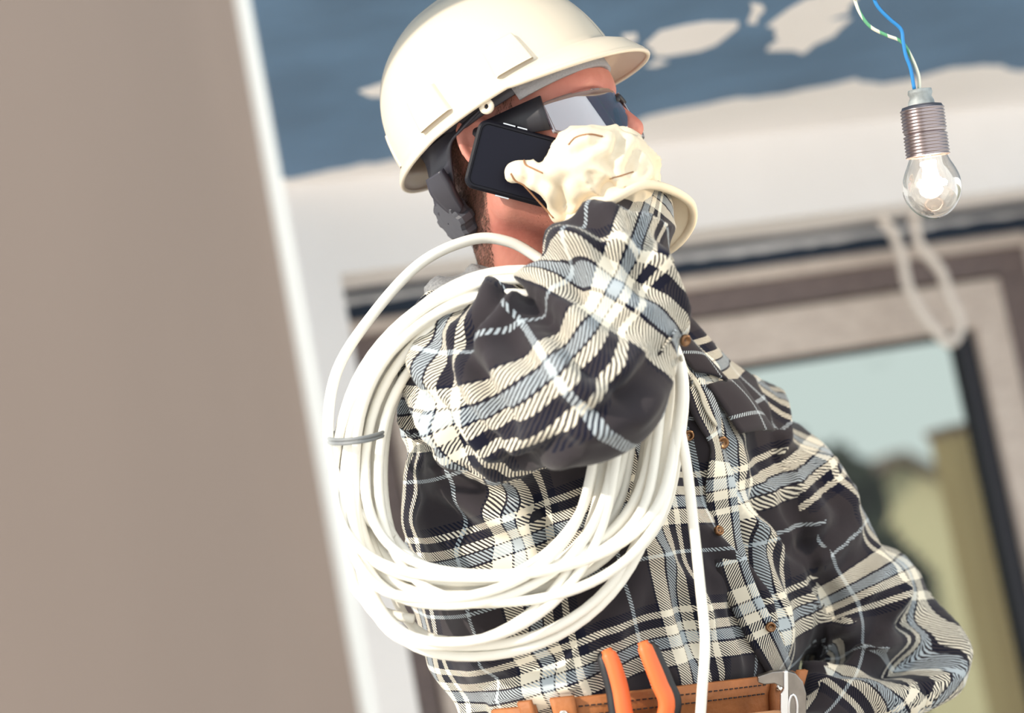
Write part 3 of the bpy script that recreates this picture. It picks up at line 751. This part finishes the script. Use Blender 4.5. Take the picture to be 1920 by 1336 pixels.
# tab with a hole at the near side of the rim
for s in (-1, 1):
    cpos = dome(np.array(s*1.48), np.array(0.0)); cpos = cpos+np.array([0, s*.004, -.012])
    nrm = HH[1]*s; v, f = [], []; seg = 20
    ax_, az_ = HH[0], HH[2]
    for r_, o_ in ((.0085, -.0018), (.0085, .0018), (.0028, .0018), (.0028, -.0018)):
        for k in range(seg):
            t = 2*math.pi*k/seg; v.append(hwp(cpos)+r_*(ax_*math.cos(t)+az_*math.sin(t))+nrm*o_)
    f = [(i*seg+k, i*seg+(k+1) % seg, ((i+1) % 4)*seg+(k+1) % seg, ((i+1) % 4)*seg+k) for i in range(4) for k in range(seg)]
    mesh('accessory_tab', v, f, m_hat, hat)
# headband: foam in front, plastic behind, then nape strap and ratchet
def hband(name, a0, a1, z0, z1, mt, gx=.116, gy=.094, n=40, th_=.004):
    t = np.linspace(a0, a1, n); G = []
    for zz in np.linspace(0, 1, 6):
        z = z0+(z1-z0)*zz
        G.append(np.stack([gx*np.cos(t)-.004-.10*z, gy*np.sin(t), np.zeros(n)+z], 1))
    v, f = grid_geo(np.array(G)); o = mesh(name, hwp(v), f, mt, hat); solid(o, th_, 0); return o
hband('sweatband', -1.25, 1.25, -.020, .020, m_foam, .117, .096, 40, .006)
hband('headband', 1.0, 2*math.pi-1.0, -.012, .022, m_strap, .118, .096)
def strip_px(name, left, right, mt, parent, th_=.003, n=26):
    L_, R_ = catmull([V(*p) for p in left], n), catmull([V(*p) for p in right], n)
    G = np.array([L_+(R_-L_)*k for k in np.linspace(0, 1, 7)]); v, f = grid_geo(G); o = mesh(name, v, f, mt, parent); solid(o, th_, 0); return o
strip_px('nape_strap', [(786, 288, .10), (800, 310, .095), (808, 345, .085), (818, 395, .06)], [(912, 196, .158), (872, 236, .150), (846, 270, .135), (850, 330, .115), (858, 395, .085)], m_strap, hat)
strip_px('strap_buckle', [(802, 335, .105), (812, 365, .098), (838, 392, .09), (860, 405, .085)], [(828, 318, .125), (846, 345, .12), (856, 365, .112), (868, 388, .10)], m_strap, hat, .008)
ck = V(856, 408, .07); kd = unit(cv(-.62, -.50, .35))
ka = unit(np.cross(kd, U)); kb_ = np.cross(kd, ka); v, f = [], []; seg = 48
for r_, h_ in ((.010, -.012), (.024, -.010), (.027, -.004), (.027, .008), (.024, .012), (.010, .013), (.001, .013)):
    for k in range(seg):
        t = 2*math.pi*k/seg; q = r_*(1+(.09*(1 if math.cos(8*t) > 0 else -.6) if r_ > .02 else 0)); v.append(ck+q*(ka*math.cos(t)+kb_*math.sin(t))+kd*h_)
for i in range(6):
    for k in range(seg): l = (k+1) % seg; f.append((i*seg+k, i*seg+l, (i+1)*seg+l, (i+1)*seg+k))
mesh('ratchet_knob', v, f, mat('grey_knob_plastic', (.07, .07, .085), .5), hat, smooth=False)
bk = strip_px('nape_band', [(820, 398, .07), (850, 425, .05), (880, 440, .02), (915, 440, -.06)], [(838, 372, .085), (868, 400, .06), (893, 415, .03), (930, 415, -.06)], m_strap, hat, .006)

# ================================================================== SAFETY GLASSES
m_lens = clear('mirrored_lens', (.66, .60, .62), .22, .015, True, (.92, .95, 1.0))
m_arm = mat('matte_black_nylon', (.018, .017, .024), .5)
gl = empty('safety_glasses', hw_((.09, 0, .01)), 'wraparound safety glasses with mirrored clear lenses, worn by the man', 'glasses')
def gpt(a, z):          # a: -1..1 around the face, z height
    an = a*1.26; x = .036+.083*math.cos(an)*(1-.04*z/.02)+.003; y = .078*math.sin(an)*1.04
    return np.array([x+.003-.10*(z-.0), y*.98, z-.004])
for s in (-1, 1):
    G = []
    for a in np.linspace(.07, 1., 26):
        zt = .029-.010*max(0, a-.45)**1.2-.002*(a < .12); zb = -.020+.016*math.exp(-((a-.05)/.13)**2)+.012*max(0, (a-.55)/.45)**1.3
        G.append([gpt(s*a, zb+(zt-zb)*k) for k in np.linspace(0, 1, 10)])
    v, f = grid_geo(np.array(G)); o = mesh('lens', hw_(v), f if s > 0 else [q[::-1] for q in f], m_lens, gl); solid(o, .0018, 0)
    e1_ = np.array([r_[-1] for r_ in G])
    # temple arm
    st = gpt(s*1., .012); A_ = []
    for k in np.linspace(0, 1, 16):
        x_ = st[0]+.002-(st[0]+.030)*k; y_ = s*(abs(st[1])+.002+.002*math.sin(k*3)); zc = .011+.006*k-.020*max(0, k-.82)*3
        hh = .0155*(1-k)**.9+.0045
        A_.append([np.array([x_, y_, zc-hh*.95]), np.array([x_, y_+s*.001, zc]), np.array([x_, y_, zc+hh*.8])])
    v, f = grid_geo(np.array(A_)); o = mesh('temple_arm', hw_(v), f, m_arm, gl); solid(o, .004, 0)
nb = np.array([gpt(a, .012+.010*math.cos(a*12)) for a in np.linspace(-.1, .1, 9)])
tube('nose_bridge', hw_(nb), .0032, m_arm, gl, 8)
for s in (-1, 1): tube('nose_pad', hw_(np.array([gpt(s*.10, .008)-[.006, 0, 0], gpt(s*.14, -.002)-[.008, 0, 0], gpt(s*.17, -.010)-[.008, 0, 0]])), .003, m_arm, gl, 6)

# ================================================================== PHONE
m_case = mat('black_phone_case', (.007, .007, .012), .45, spec=.2)
m_back = mat('black_phone_back', (.008, .008, .016), .3, spec=.15, bump=.02, bscale=30)
p00, p10, p01 = V(901, 220, .172), V(868, 348, .172), V(1150, 300, .158)
e1p = unit(p10-p00); e2p = unit(p01-p00); e2p = unit(e2p-e1p*(e2p@e1p)); enp = unit(np.cross(e1p, e2p));
if enp@F > 0: enp = -enp
PW, PL, PT = np.linalg.norm(p10-p00), .158, .0105
pc_ = p00+e1p*PW/2+e2p*PL/2
phone = empty('smartphone', pc_, 'black smartphone in a black case pressed to the man\'s ear', 'phone')
def rrect(w, l, r, n=6):
    o = []
    for cx, cy, a0 in ((w-r, l-r, 0), (-w+r, l-r, 90), (-w+r, -l+r, 180), (w-r, -l+r, 270)):
        for k in range(n+1):
            a = math.radians(a0+90*k/n); o.append((cx+r*math.cos(a), cy+r*math.sin(a)))
    return o
def slab(name, layers, mt, parent):
    v, f = [], []; n = None
    for w, l, r, z in layers:
        q = rrect(w, l, r); n = len(q); v += [pc_+e1p*a+e2p*b2+enp*z for a, b2 in q]
    for i in range(len(layers)-1): f += [(i*n+k, i*n+(k+1) % n, (i+1)*n+(k+1) % n, (i+1)*n+k) for k in range(n)]
    f += [tuple(range(n))[::-1], tuple((len(layers)-1)*n+k for k in range(n))]
    if np.dot(np.cross(e1p, e2p), enp) < 0: f = [q[::-1] for q in f]
    return mesh(name, v, f, mt, parent, smooth=False)
hw2, hl2 = PW/2, PL/2
slab('case', [(hw2-.003, hl2-.003, .009, -PT), (hw2, hl2, .011, -PT+.003), (hw2, hl2, .011, -.0025), (hw2-.0025, hl2-.0025, .009, 0), (hw2-.0045, hl2-.0045, .008, -.0002), (hw2-.005, hl2-.005, .0075, -.0016)], m_case, phone)
slab('back_panel', [(hw2-.0055, hl2-.0055, .007, -.003), (hw2-.0055, hl2-.0055, .007, -.0011)], m_back, phone)
silver = mat('brushed_silver', (.72, .72, .74), .3, metal=1)
for b0, b1 in ((.026, .040), (.042, .055)):
    box('side_button', pc_-e1p*(hw2+.0004)+e2p*(-hl2+(b0+b1)/2)-enp*.005, e1p*.0012, e2p*(b1-b0)/2, enp*.0013, silver, phone, .0005)
box('side_button', pc_+e1p*(hw2+.0004)+e2p*(-hl2+.045)-enp*.005, e1p*.0012, e2p*.008, enp*.0013, silver, phone, .0005)

# ================================================================== GLOVE
def glove_fn(p):
    q = p
    d = rc(q, V(1165, 345, .195), V(1105, 305, .205), .040, .042)
    d = smin(d, rc(q, V(1155, 355, .195), V(1060, 345, .205), .034, .030), .02)
    d = smin(d, rc(q, V(1120, 375, .195), V(1048, 398, .19), .028, .016), .02)
    d = smin(d, rc(q, V(1070, 350, .205), V(1012, 338, .203), .024, .0165), .012)       # thumb
    d = smin(d, rc(q, V(1012, 338, .203), V(968, 321, .196), .0155, .0150), .006)
    d = smin(d, ell(q-np.float32(V(960, 324, .196)), (0, 0, 0), (.0145, .011, .0165)), .004)
    d = smin(d, rc(q, V(1150, 290, .19), V(1092, 275, .185), .027, .024), .014)         # index finger over the phone's edge
    d = smin(d, rc(q, V(1092, 275, .185), V(1056, 292, .150), .021, .017), .006)
    d = smin(d, rc(q, V(1172, 285, .175), V(1168, 258, .165), .022, .014), .012)        # knuckle peak
    d = smin(d, rc(q, V(1168, 258, .165), V(1110, 290, .125), .017, .016), .006)        # middle finger folding in
    d = smin(d, rc(q, V(1196, 312, .175), V(1195, 300, .150), .024, .019), .012)
    d = smin(d, rc(q, V(1195, 300, .150), V(1130, 325, .115), .017, .016), .006)        # ring finger
    d = smin(d, rc(q, V(1204, 335, .165), V(1195, 340, .135), .021, .017), .010)
    d = smin(d, rc(q, V(1195, 340, .135), V(1135, 358, .110), .016, .014), .006)        # little finger
    return d+.0035
gp = np.array([V(940, 220, .12), V(1240, 440, .12), V(940, 220, .26), V(1240, 440, .26)])
gv, gf = surface_nets(glove_fn, gp.min(0)-.07, gp.max(0)+.07, .0026)
gv = relax(gv, gf, 3, .5); gn = vnormals(gv, gf)
gl_c = np.stack([(gv-O)@R, (gv-O)@U, (gv-O)@F], 1)
gd = .0085*(ridged(np.stack([gl_c[:, 0]*26+gl_c[:, 1]*30, gl_c[:, 1]*16-gl_c[:, 0]*14, gl_c[:, 2]*18], 1)+2.2)**3-.25)+.0022*(ridged(gl_c*60+5)**2-.3)
GF = [([(1010, 332), (1040, 352), (1058, 385)], .004, 1), ([(1066, 320), (1052, 355), (1062, 400)], .005, 1.2), ([(1128, 290), (1146, 325), (1138, 352)], .0045, 1), ([(1085, 385), (1115, 368), (1160, 346)], .005, 1),
      ([(1166, 250), (1158, 280), (1146, 305)], .005, 1), ([(1130, 262), (1095, 280), (1062, 300)], .005, 1), ([(1190, 275), (1180, 305), (1170, 325)], .004, 1), ([(985, 310), (990, 330), (985, 342)], .003, .7), ([(1075, 410), (1105, 385), (1140, 370)], .004, .8)]
gd = gd+creases(gv, gn, bvh_of(gv, gf), GF, .0055)
gv = gv+gn*gd[:, None]
glove = mesh('work_glove', gv, gf, m_leather, person); tag(glove, 'cream leather work glove gripping the phone')
glove_bvh = bvh_of(gv, gf)
def seam(pix, w=.0011, bvh=None, parent=None, mt=None):
    P = []
    for a, b2, _ in catmull([(x, y, 0) for x, y in pix], 40):
        h, n_h = hit(bvh or glove_bvh, a, b2)
        if h is not None: P.append(h+n_h*w*.3)
    if len(P) > 3:
        P = np.array(P)
        for _ in range(2): P[1:-1] = (P[:-2]+2*P[1:-1]+P[2:])/4
        tube('seam', P, w, mt or m_seam, parent or glove, 6)
seam([(982, 296), (985, 308), (1000, 316), (1018, 324)])
seam([(958, 325), (966, 338), (980, 345), (992, 355), (1006, 370), (1020, 388), (1038, 408)])
seam([(1066, 272), (1080, 258), (1105, 252), (1130, 256)])
seam([(1143, 335), (1158, 331), (1172, 327), (1188, 322)], .0008)
# flared cuff with a rolled hem
op = [(1048, 432, .205), (1092, 404, .238), (1150, 374, .252), (1206, 347, .238), (1258, 356, .195), (1296, 384, .145), (1294, 425, .105), (1256, 468, .08), (1200, 478, .07), (1130, 470, .095), (1075, 455, .15)]
ip = [(1052, 392, .205), (1085, 365, .225), (1130, 335, .235), (1176, 318, .225), (1215, 318, .185), (1226, 332, .150), (1222, 355, .125), (1205, 378, .11), (1165, 392, .11), (1110, 405, .12), (1070, 405, .16)]
def loopc(pts, n=66):
    P = np.array([V(*p) for p in pts]); m = len(P); Q = np.vstack([P[-2:], P, P[:3]]); out_ = []
    for t in np.linspace(0, m, n, endpoint=False):
        i = int(t); f_ = t-i; a, b2, c_, d_ = Q[i+1:i+5]
        out_.append(.5*((2*b2)+(-a+c_)*f_+(2*a-5*b2+4*c_-d_)*f_*f_+(-a+3*b2-3*c_+d_)*f_**3))
    return np.array(out_)
Lo, Li = loopc(op), loopc(ip); G = []
for k in np.linspace(0, 1, 9):
    q = Li+(Lo-Li)*k; cc = q.mean(0); q = cc+(q-cc)*(1-.10*math.sin(k*math.pi)); G.append(np.vstack([q, q[:1]]))
v, f = grid_geo(np.array(G)); cu = mesh('glove_cuff', v, f, m_leather, glove); solid(cu, .003, 0)
tube('cuff_hem', Lo, .0052, m_leather, glove, 8, closed=True)
tube('seam', (Lo*.86+Li*.14)+cv(0, 0, .0), .0012, m_seam, glove, 5, closed=True)

# ================================================================== CABLE COIL
m_cable = mat('white_cable_sheath', (.90, .87, .80), .42, spec=.4)
coil = empty('cable_coil', V(950, 860, .2), 'large coil of white electrical cable slung over the shoulder', 'cable')
NT = 21; PT_ = 72
lx = 615+120*rng.random(NT+1); rx = 1092+195*rng.random(NT+1); ty = 496+66*rng.random(NT+1); by = 1062+175*rng.random(NT+1)
order = np.argsort(rng.random(NT+1)); sk = rng.normal(0, 14, NT+1); db = rng.random(NT+1)
path = []
for i in range(NT*PT_):
    t = i/PT_; k = int(t); f_ = t-k; s_ = f_*f_*(3-2*f_)
    L_ = lambda a: a[k]*(1-s_)+a[k+1]*s_
    ang = 2*math.pi*f_+math.pi*.5          # start at the bottom
    c, s = math.cos(ang), math.sin(ang)    # s>0 bottom
    xl, xr, yt, yb = L_(lx), L_(rx), L_(ty), L_(by)
    cx, cy = (xl+xr)/2, 845+L_(sk)
    e2 = .88
    cc, ss = math.copysign(abs(c)**e2, c), math.copysign(abs(s)**e2, s)
    x = cx+(xr-xl)/2*cc-70*max(0, s)**1.5*(1-abs(c))**.5-25*s+45*max(0, -s)**2+70*max(0, c)*max(0, -s); y = cy+((yb-cy) if s > 0 else (cy-yt))*ss+22*c*max(0, s)
    B = .205+.045*max(0, s)+.035*max(0, -s)**1.5-.020*max(0, -c)+.02*max(0, c)+(L_(db)-.5)*.05+.004*math.sin(5*ang+k)
    path.append(V(x, y, B))
path = np.array(path)
for _ in range(3): path[1:-1] = (path[:-2]+2*path[1:-1]+path[2:])/4
tube('cable', path, .0054, m_cable, coil, 9)
tube('cable', catmull([V(1150, 600, .16), V(1090, 545, .14), V(1004, 480, .125), V(950, 452, .125), V(885, 449, .13), (V(790, 492, .15)), V(700, 588, .17), V(630, 700, .185), V(616, 830, .20), V(650, 930, .21), V(735, 1010, .225)], 70), .0062, m_cable, coil, 10)
fe = tube('cable', catmull([V(1232, 690, .195), V(1268, 780, .215), V(1287, 870, .235), V(1300, 980, .245), V(1313, 1100, .25), V(1322, 1200, .255), V(1316, 1300, .26), V(1308, 1420, .262)], 60), .0056, m_cable, coil, 10)
# tie around the left bundle
tp = [V(668+54*math.cos(a), 812-7*math.cos(a)+10*math.sin(a), .185+.06*math.sin(a)) for a in np.linspace(0, 2*math.pi, 40, endpoint=False)]
for k in (0, 1): tube('cable_tie', np.array(tp)+cv(0, -.004*k, 0), .0022, mat('grey_tie_wire', (.22, .23, .24), .5), coil, 6, closed=True)

# ================================================================== TOOL BELT
m_tan = mat('orange_tan_leather', (.46, .165, .055), .55, spec=.35, var=.3, vscale=30, bump=.25, bscale=160)
m_web = mat('black_webbing', (.012, .011, .018), .8, bump=.4, bscale=500)
m_edge = mat('raw_leather_edge', (.40, .20, .10), .9)
m_riv = mat('nickel_rivet', (.75, .72, .68), .25, metal=1)
m_stitch = mat('dark_stitch', (.03, .02, .02), .9)
belt = empty('tool_belt', S1, 'orange tan leather tool belt with rivets and a front pouch, around the waist', 'belt')
def bpt(ang, h, off): return torso_pt(ang, h, off)
def bband(name, a0, a1, h0, h1, off, mt, n=60, th_=.004, m=5, rag=0.):
    G = []
    for a in np.linspace(a0, a1, n):
        G.append([bpt(a, h0+(h1-h0)*k+(rag*rng.normal() if k in (0, 1) else 0), off) for k in np.linspace(0, 1, m)])
    v, f = grid_geo(np.array(G)); o = mesh(name, v, f, mt, belt); solid(o, th_, 0); return o
BH = .022
bband('web_belt', 0, 2*math.pi, -.045, BH-.006, .012, m_web, 120)
ang_of = lambda px: None
# leather body in front, tabs with rivets
bband('leather_band', -1.02, .39, -.06, BH, .026, m_tan, 50, .005)
bband('leather_band', -1.42, -1.12, -.06, BH-.004, .026, m_tan, 16, .005)
for a0, a1 in ((-1.02, -.90), (.12, .26), (.29, .36), (-1.20, -1.12)):
    bband('leather_tab', a0, a1, -.06, BH+.002, .0315, m_tan, 6, .005)
def bnorm(a): return unit(np.cross(bpt(a+.02, 0, .02)-bpt(a-.02, 0, .02), AX))
for a, h in ((-.965, .006), (.16, .009), (.315, .005), (.345, -.012), (-1.15, .001)):
    nn_ = bnorm(a); nn_ = nn_ if nn_@F < 0.3 else nn_
    if nn_@(bpt(a, 0, .1)-bpt(a, 0, 0)) < 0: nn_ = -nn_
    disc('rivet', bpt(a, h, .035), nn_, .0052, .0028, m_riv, belt, 16, .05)
sv2, sf2 = [], []
for h in (BH-.009, BH-.019):
    for a in np.arange(-.88, .10, .030):
        c0 = bpt(a, h, .0292); t_ = unit(bpt(a+.01, h, .0292)-c0); nn_ = unit(np.cross(t_, AX))
        v, f = box_geo(c0, t_*.0023, AX*.0007, nn_*.0012); k = len(sv2); sv2 += list(v); sf2 += [tuple(i+k for i in q) for q in f]
st_ = mesh('stitching', sv2, sf2, m_stitch, belt, smooth=False); tag(st_, kind='stuff')
# pouch: bellied leather pocket hung in front
G = []
for a in np.linspace(-.86, .26, 30):
    kx = (a+.30)/.56; bul = max(0, 1-kx*kx)**.5
    G.append([bpt(a, -.024+.006*bul-hh, .028+.058*bul*(1-.15*(hh/.22))) for hh in np.linspace(0, .22, 8)])
v, f = grid_geo(np.array(G)); po = mesh('pouch', v, f, m_tan, belt); solid(po, .005, 0)
tube('pouch_lip', np.array([g[0] for g in G]), .004, m_edge, belt, 8)

# ================================================================== PLIERS AND WRENCH
m_or = mat('orange_grip', (.80, .16, .045), .45, spec=.4)
m_bk = mat('black_grip', (.012, .012, .016), .5)
def grip(name, pts, r0, mt, parent, fl):
    P = catmull([V(*p) for p in pts], 24); k = np.linspace(0, 1, 24); r_ = r0*(.72+.28*np.sin(np.clip(k*1.6+.55, 0, math.pi/2)))*np.where(k < .06, .75, 1)
    return tube(name, P, r_, mt, parent, 12, flat=fl)
pl = empty('pliers', V(1185, 1330, .255), 'pliers with orange and black grips standing in the belt pouch', 'pliers')
grip('handle', [(1137, 1218, .245), (1150, 1245, .25), (1163, 1290, .253), (1172, 1340, .255), (1190, 1400, .25)], .0105, m_or, pl, .8)
grip('handle_liner', [(1130, 1222, .236), (1140, 1250, .241), (1152, 1292, .244), (1160, 1340, .246), (1180, 1400, .243)], .0105, m_bk, pl, .8)
grip('handle', [(1205, 1203, .250), (1218, 1235, .255), (1236, 1280, .257), (1250, 1325, .257), (1225, 1400, .25)], .0105, m_or, pl, .8)
grip('handle_liner', [(1217, 1206, .240), (1230, 1238, .246), (1248, 1282, .248), (1262, 1325, .248), (1238, 1400, .243)], .0105, m_bk, pl, .8)
tube('jaws', catmull([V(1207, 1395, .246), V(1208, 1440, .246), V(1209, 1500, .246)], 10), np.linspace(.014, .005, 10), silver, pl, 8)
m_chrome = mat('worn_chrome', (.30, .27, .25), .28, metal=1, var=.3, vscale=40)
wr = empty('adjustable_wrench', V(1470, 1310, .13), 'chrome adjustable wrench hanging at the end of the belt', 'wrench')
def plate(name, pix, B, th_, mt, parent, bv=.0012):
    P = [V(x, y, B) for x, y in pix]; n = len(P); bk_ = [p+F*th_ for p in P]
    f = [tuple(range(n)), tuple(range(2*n-1, n-1, -1))]+[(i, n+i, n+(i+1) % n, (i+1) % n) for i in range(n)]
    nv = np.cross(P[1]-P[0], P[2]-P[0])
    o = mesh(name, P+bk_, f, mt, parent, smooth=False); bevel(o, bv, 2); return o
WB = .185
plate('upper_jaw', [(1421, 1268), (1448, 1259), (1470, 1257), (1470, 1290), (1452, 1281), (1432, 1283), (1422, 1280)], WB, .012, m_chrome, wr)
plate('lower_jaw', [(1474, 1257), (1492, 1262), (1506, 1278), (1512, 1300), (1510, 1420), (1478, 1420), (1478, 1296), (1474, 1290)], WB+.002, .014, m_chrome, wr)
plate('slide_bar', [(1470, 1257), (1478, 1257), (1480, 1420), (1462, 1420), (1464, 1300), (1470, 1292)], WB+.004, .010, silver, wr)
o = tube('slot_ring', catmull([V(1487+8*math.cos(a), 1330+28*math.sin(a), WB+.003) for a in np.linspace(0, 2*math.pi, 24)], 40)[:-1], .0016, silver, wr, 6, closed=True)

# ================================================================== BULB
BD = D0-2.2
def L2(x, y): return V(x, y, BD)
top, bot = L2(1724, 166), L2(1755, 410)
bax = unit(top-bot); bx = unit(np.cross(bax, F)); by_ = np.cross(bax, bx)
pxm = 2.2/FP
def lathe(name, prof, mt, parent, seg=40, org=None):
    org = bot if org is None else org; v, f = [], []
    for r_, h in prof:
        for k in range(seg):
            t = 2*math.pi*k/seg; v.append(org+bax*h+r_*(bx*math.cos(t)+by_*math.sin(t)))
    for i in range(len(prof)-1):
        for k in range(seg): l = (k+1) % seg; f.append((i*seg+k, i*seg+l, (i+1)*seg+l, (i+1)*seg+k))
    return mesh(name, v, f, mt, parent)
lamp = empty('light_bulb', top, 'glowing clear bulb in a ridged metal socket hanging on two bare wires', 'light bulb')
m_bulb = clear('bulb_glass', (1.0, .97, .93), .05, .01)
P_ = lambda a: a*pxm
gprof = [(.5, 0), (14, 2), (28, 9), (40, 20), (50, 36), (55, 54), (54, 72), (48, 90), (40, 106), (34, 122), (31, 138), (30, 150)]
gp2 = catmull([(P_(a), P_(b2), 0) for a, b2 in gprof], 40)[:, :2]
lathe('glass_envelope', gp2, m_bulb, lamp, 48)
sp_ = []
for i in range(60):
    h = 118+i*1.55; r_ = 40+1.7*math.sin(i*math.pi*.5)*(1 if (i % 4) else 1)
    if 100 < i*1.55+118-118 and 0: pass
    sp_.append((P_(r_-(3 if 26 < i < 30 else 0)), P_(h)))
sp_ = [(P_(33), P_(120)), (P_(40), P_(119))]+sp_+[(P_(37), P_(213)), (P_(24), P_(216))]
lathe('socket', sp_, mat('ridged_socket_metal', (.42, .36, .37), .32, metal=1), lamp, 40)
lathe('socket_cap', [(P_(25), P_(212)), (P_(24), P_(222)), (P_(20), P_(230)), (P_(23), P_(237)), (P_(22), P_(244)), (P_(8), P_(246)), (.0005, P_(246))], mat('grey_ceramic', (.40, .44, .45), .5, var=.5, vscale=60), lamp, 32)
lathe('glass_stem', [(P_(1), P_(84)), (P_(4), P_(90)), (P_(5), P_(110)), (P_(9), P_(140)), (P_(20), P_(150))], m_bulb, lamp, 16)
fil = [bot+bax*P_(66+8*math.sin(a*math.pi))+bx*P_(-24+48*a)+by_*P_(6*math.sin(a*40)) for a in np.linspace(0, 1, 60)]
tube('filament', fil, P_(6.5), emit('hot_filament', (1., .84, .62), 120), lamp, 6)
wirem = mat('support_wire', (.5, .45, .4), .3, metal=1)
for s in (-1, 1): tube('support_wire', [bot+bax*P_(100)+bx*P_(3*s), bot+bax*P_(66)+bx*P_(24*s)], P_(.9), wirem, lamp, 5)
ld = bpy.data.lights.new('bulb_light', 'POINT'); lo_ = bpy.data.objects.new('bulb_light', ld); COL.objects.link(lo_)
ld.energy = 3.0; ld.color = (1, .80, .55); ld.shadow_soft_size = .012; lo_.location = bot+bax*P_(56); attach(lo_, lamp)
def to_ceiling(pts):
    P = [V(x, y, BD) for x, y in pts]; P.append(np.array([P[-1][0]-.01, P[-1][1]+.02, (P[-1][2]+ZC)/2])); P.append(np.array([P[-1][0]+.01, P[-1][1]+.01, ZC+.005])); return catmull(P, 70)
gw = to_ceiling([(1724, 168), (1722, 140), (1708, 105), (1690, 78), (1662, 66), (1632, 50), (1613, 25), (1603, 0), (1598, -25)])
bw = to_ceiling([(1713, 168), (1706, 130), (1697, 105), (1692, 78), (1688, 56), (1668, 38), (1648, 18), (1638, 0), (1634, -25)])
m_gw = bpy.data.materials.new('green_white_wire'); m_gw.use_nodes = True
nt = m_gw.node_tree; b = nt.nodes['Principled BSDF']; b.inputs['Roughness'].default_value = .4
wv = nt.nodes.new('ShaderNodeTexWave'); wv.inputs['Scale'].default_value = 16; wv.inputs['Distortion'].default_value = 3
tc = nt.nodes.new('ShaderNodeTexCoord'); rp = nt.nodes.new('ShaderNodeValToRGB'); rp.color_ramp.elements[0].color = (.12, .38, .20, 1); rp.color_ramp.elements[0].position = .4
rp.color_ramp.elements[1].color = (.75, .75, .62, 1); rp.color_ramp.elements[1].position = .5
nt.links.new(tc.outputs['Object'], wv.inputs[0]); nt.links.new(wv.outputs['Fac'], rp.inputs[0]); nt.links.new(rp.outputs[0], b.inputs['Base Color'])
tube('wire', gw, P_(3.4), m_gw, lamp, 8); tube('wire', bw+cv(0, 0, .004), P_(3.6), mat('blue_wire', (.02, .22, .55), .4), lamp, 8)

# ---- cord loop hanging under the lintel
def wp_px(x, y, off):
    d = ray(x, y); t = ((P0-CAM)@n_+off)/(d@n_); return CAM+d*t
cl_ = [(1652, 418), (1675, 440), (1690, 480), (1700, 530), (1722, 580), (1755, 622), (1778, 642), (1796, 628), (1798, 600), (1780, 560), (1765, 510), (1738, 478), (1720, 450), (1716, 412)]
cpts = [wp_px(x, y, .14) for x, y in cl_]; cpts[0][2] = ZB+.003; cpts[-1][2] = ZB+.003
tag(tube('hanging_cord', catmull(cpts, 70), .0115, mat('pale_cord', (.80, .72, .66), .8), None, 8), 'pale cord hanging in a loop under the lintel in front of the window frame', 'cord')
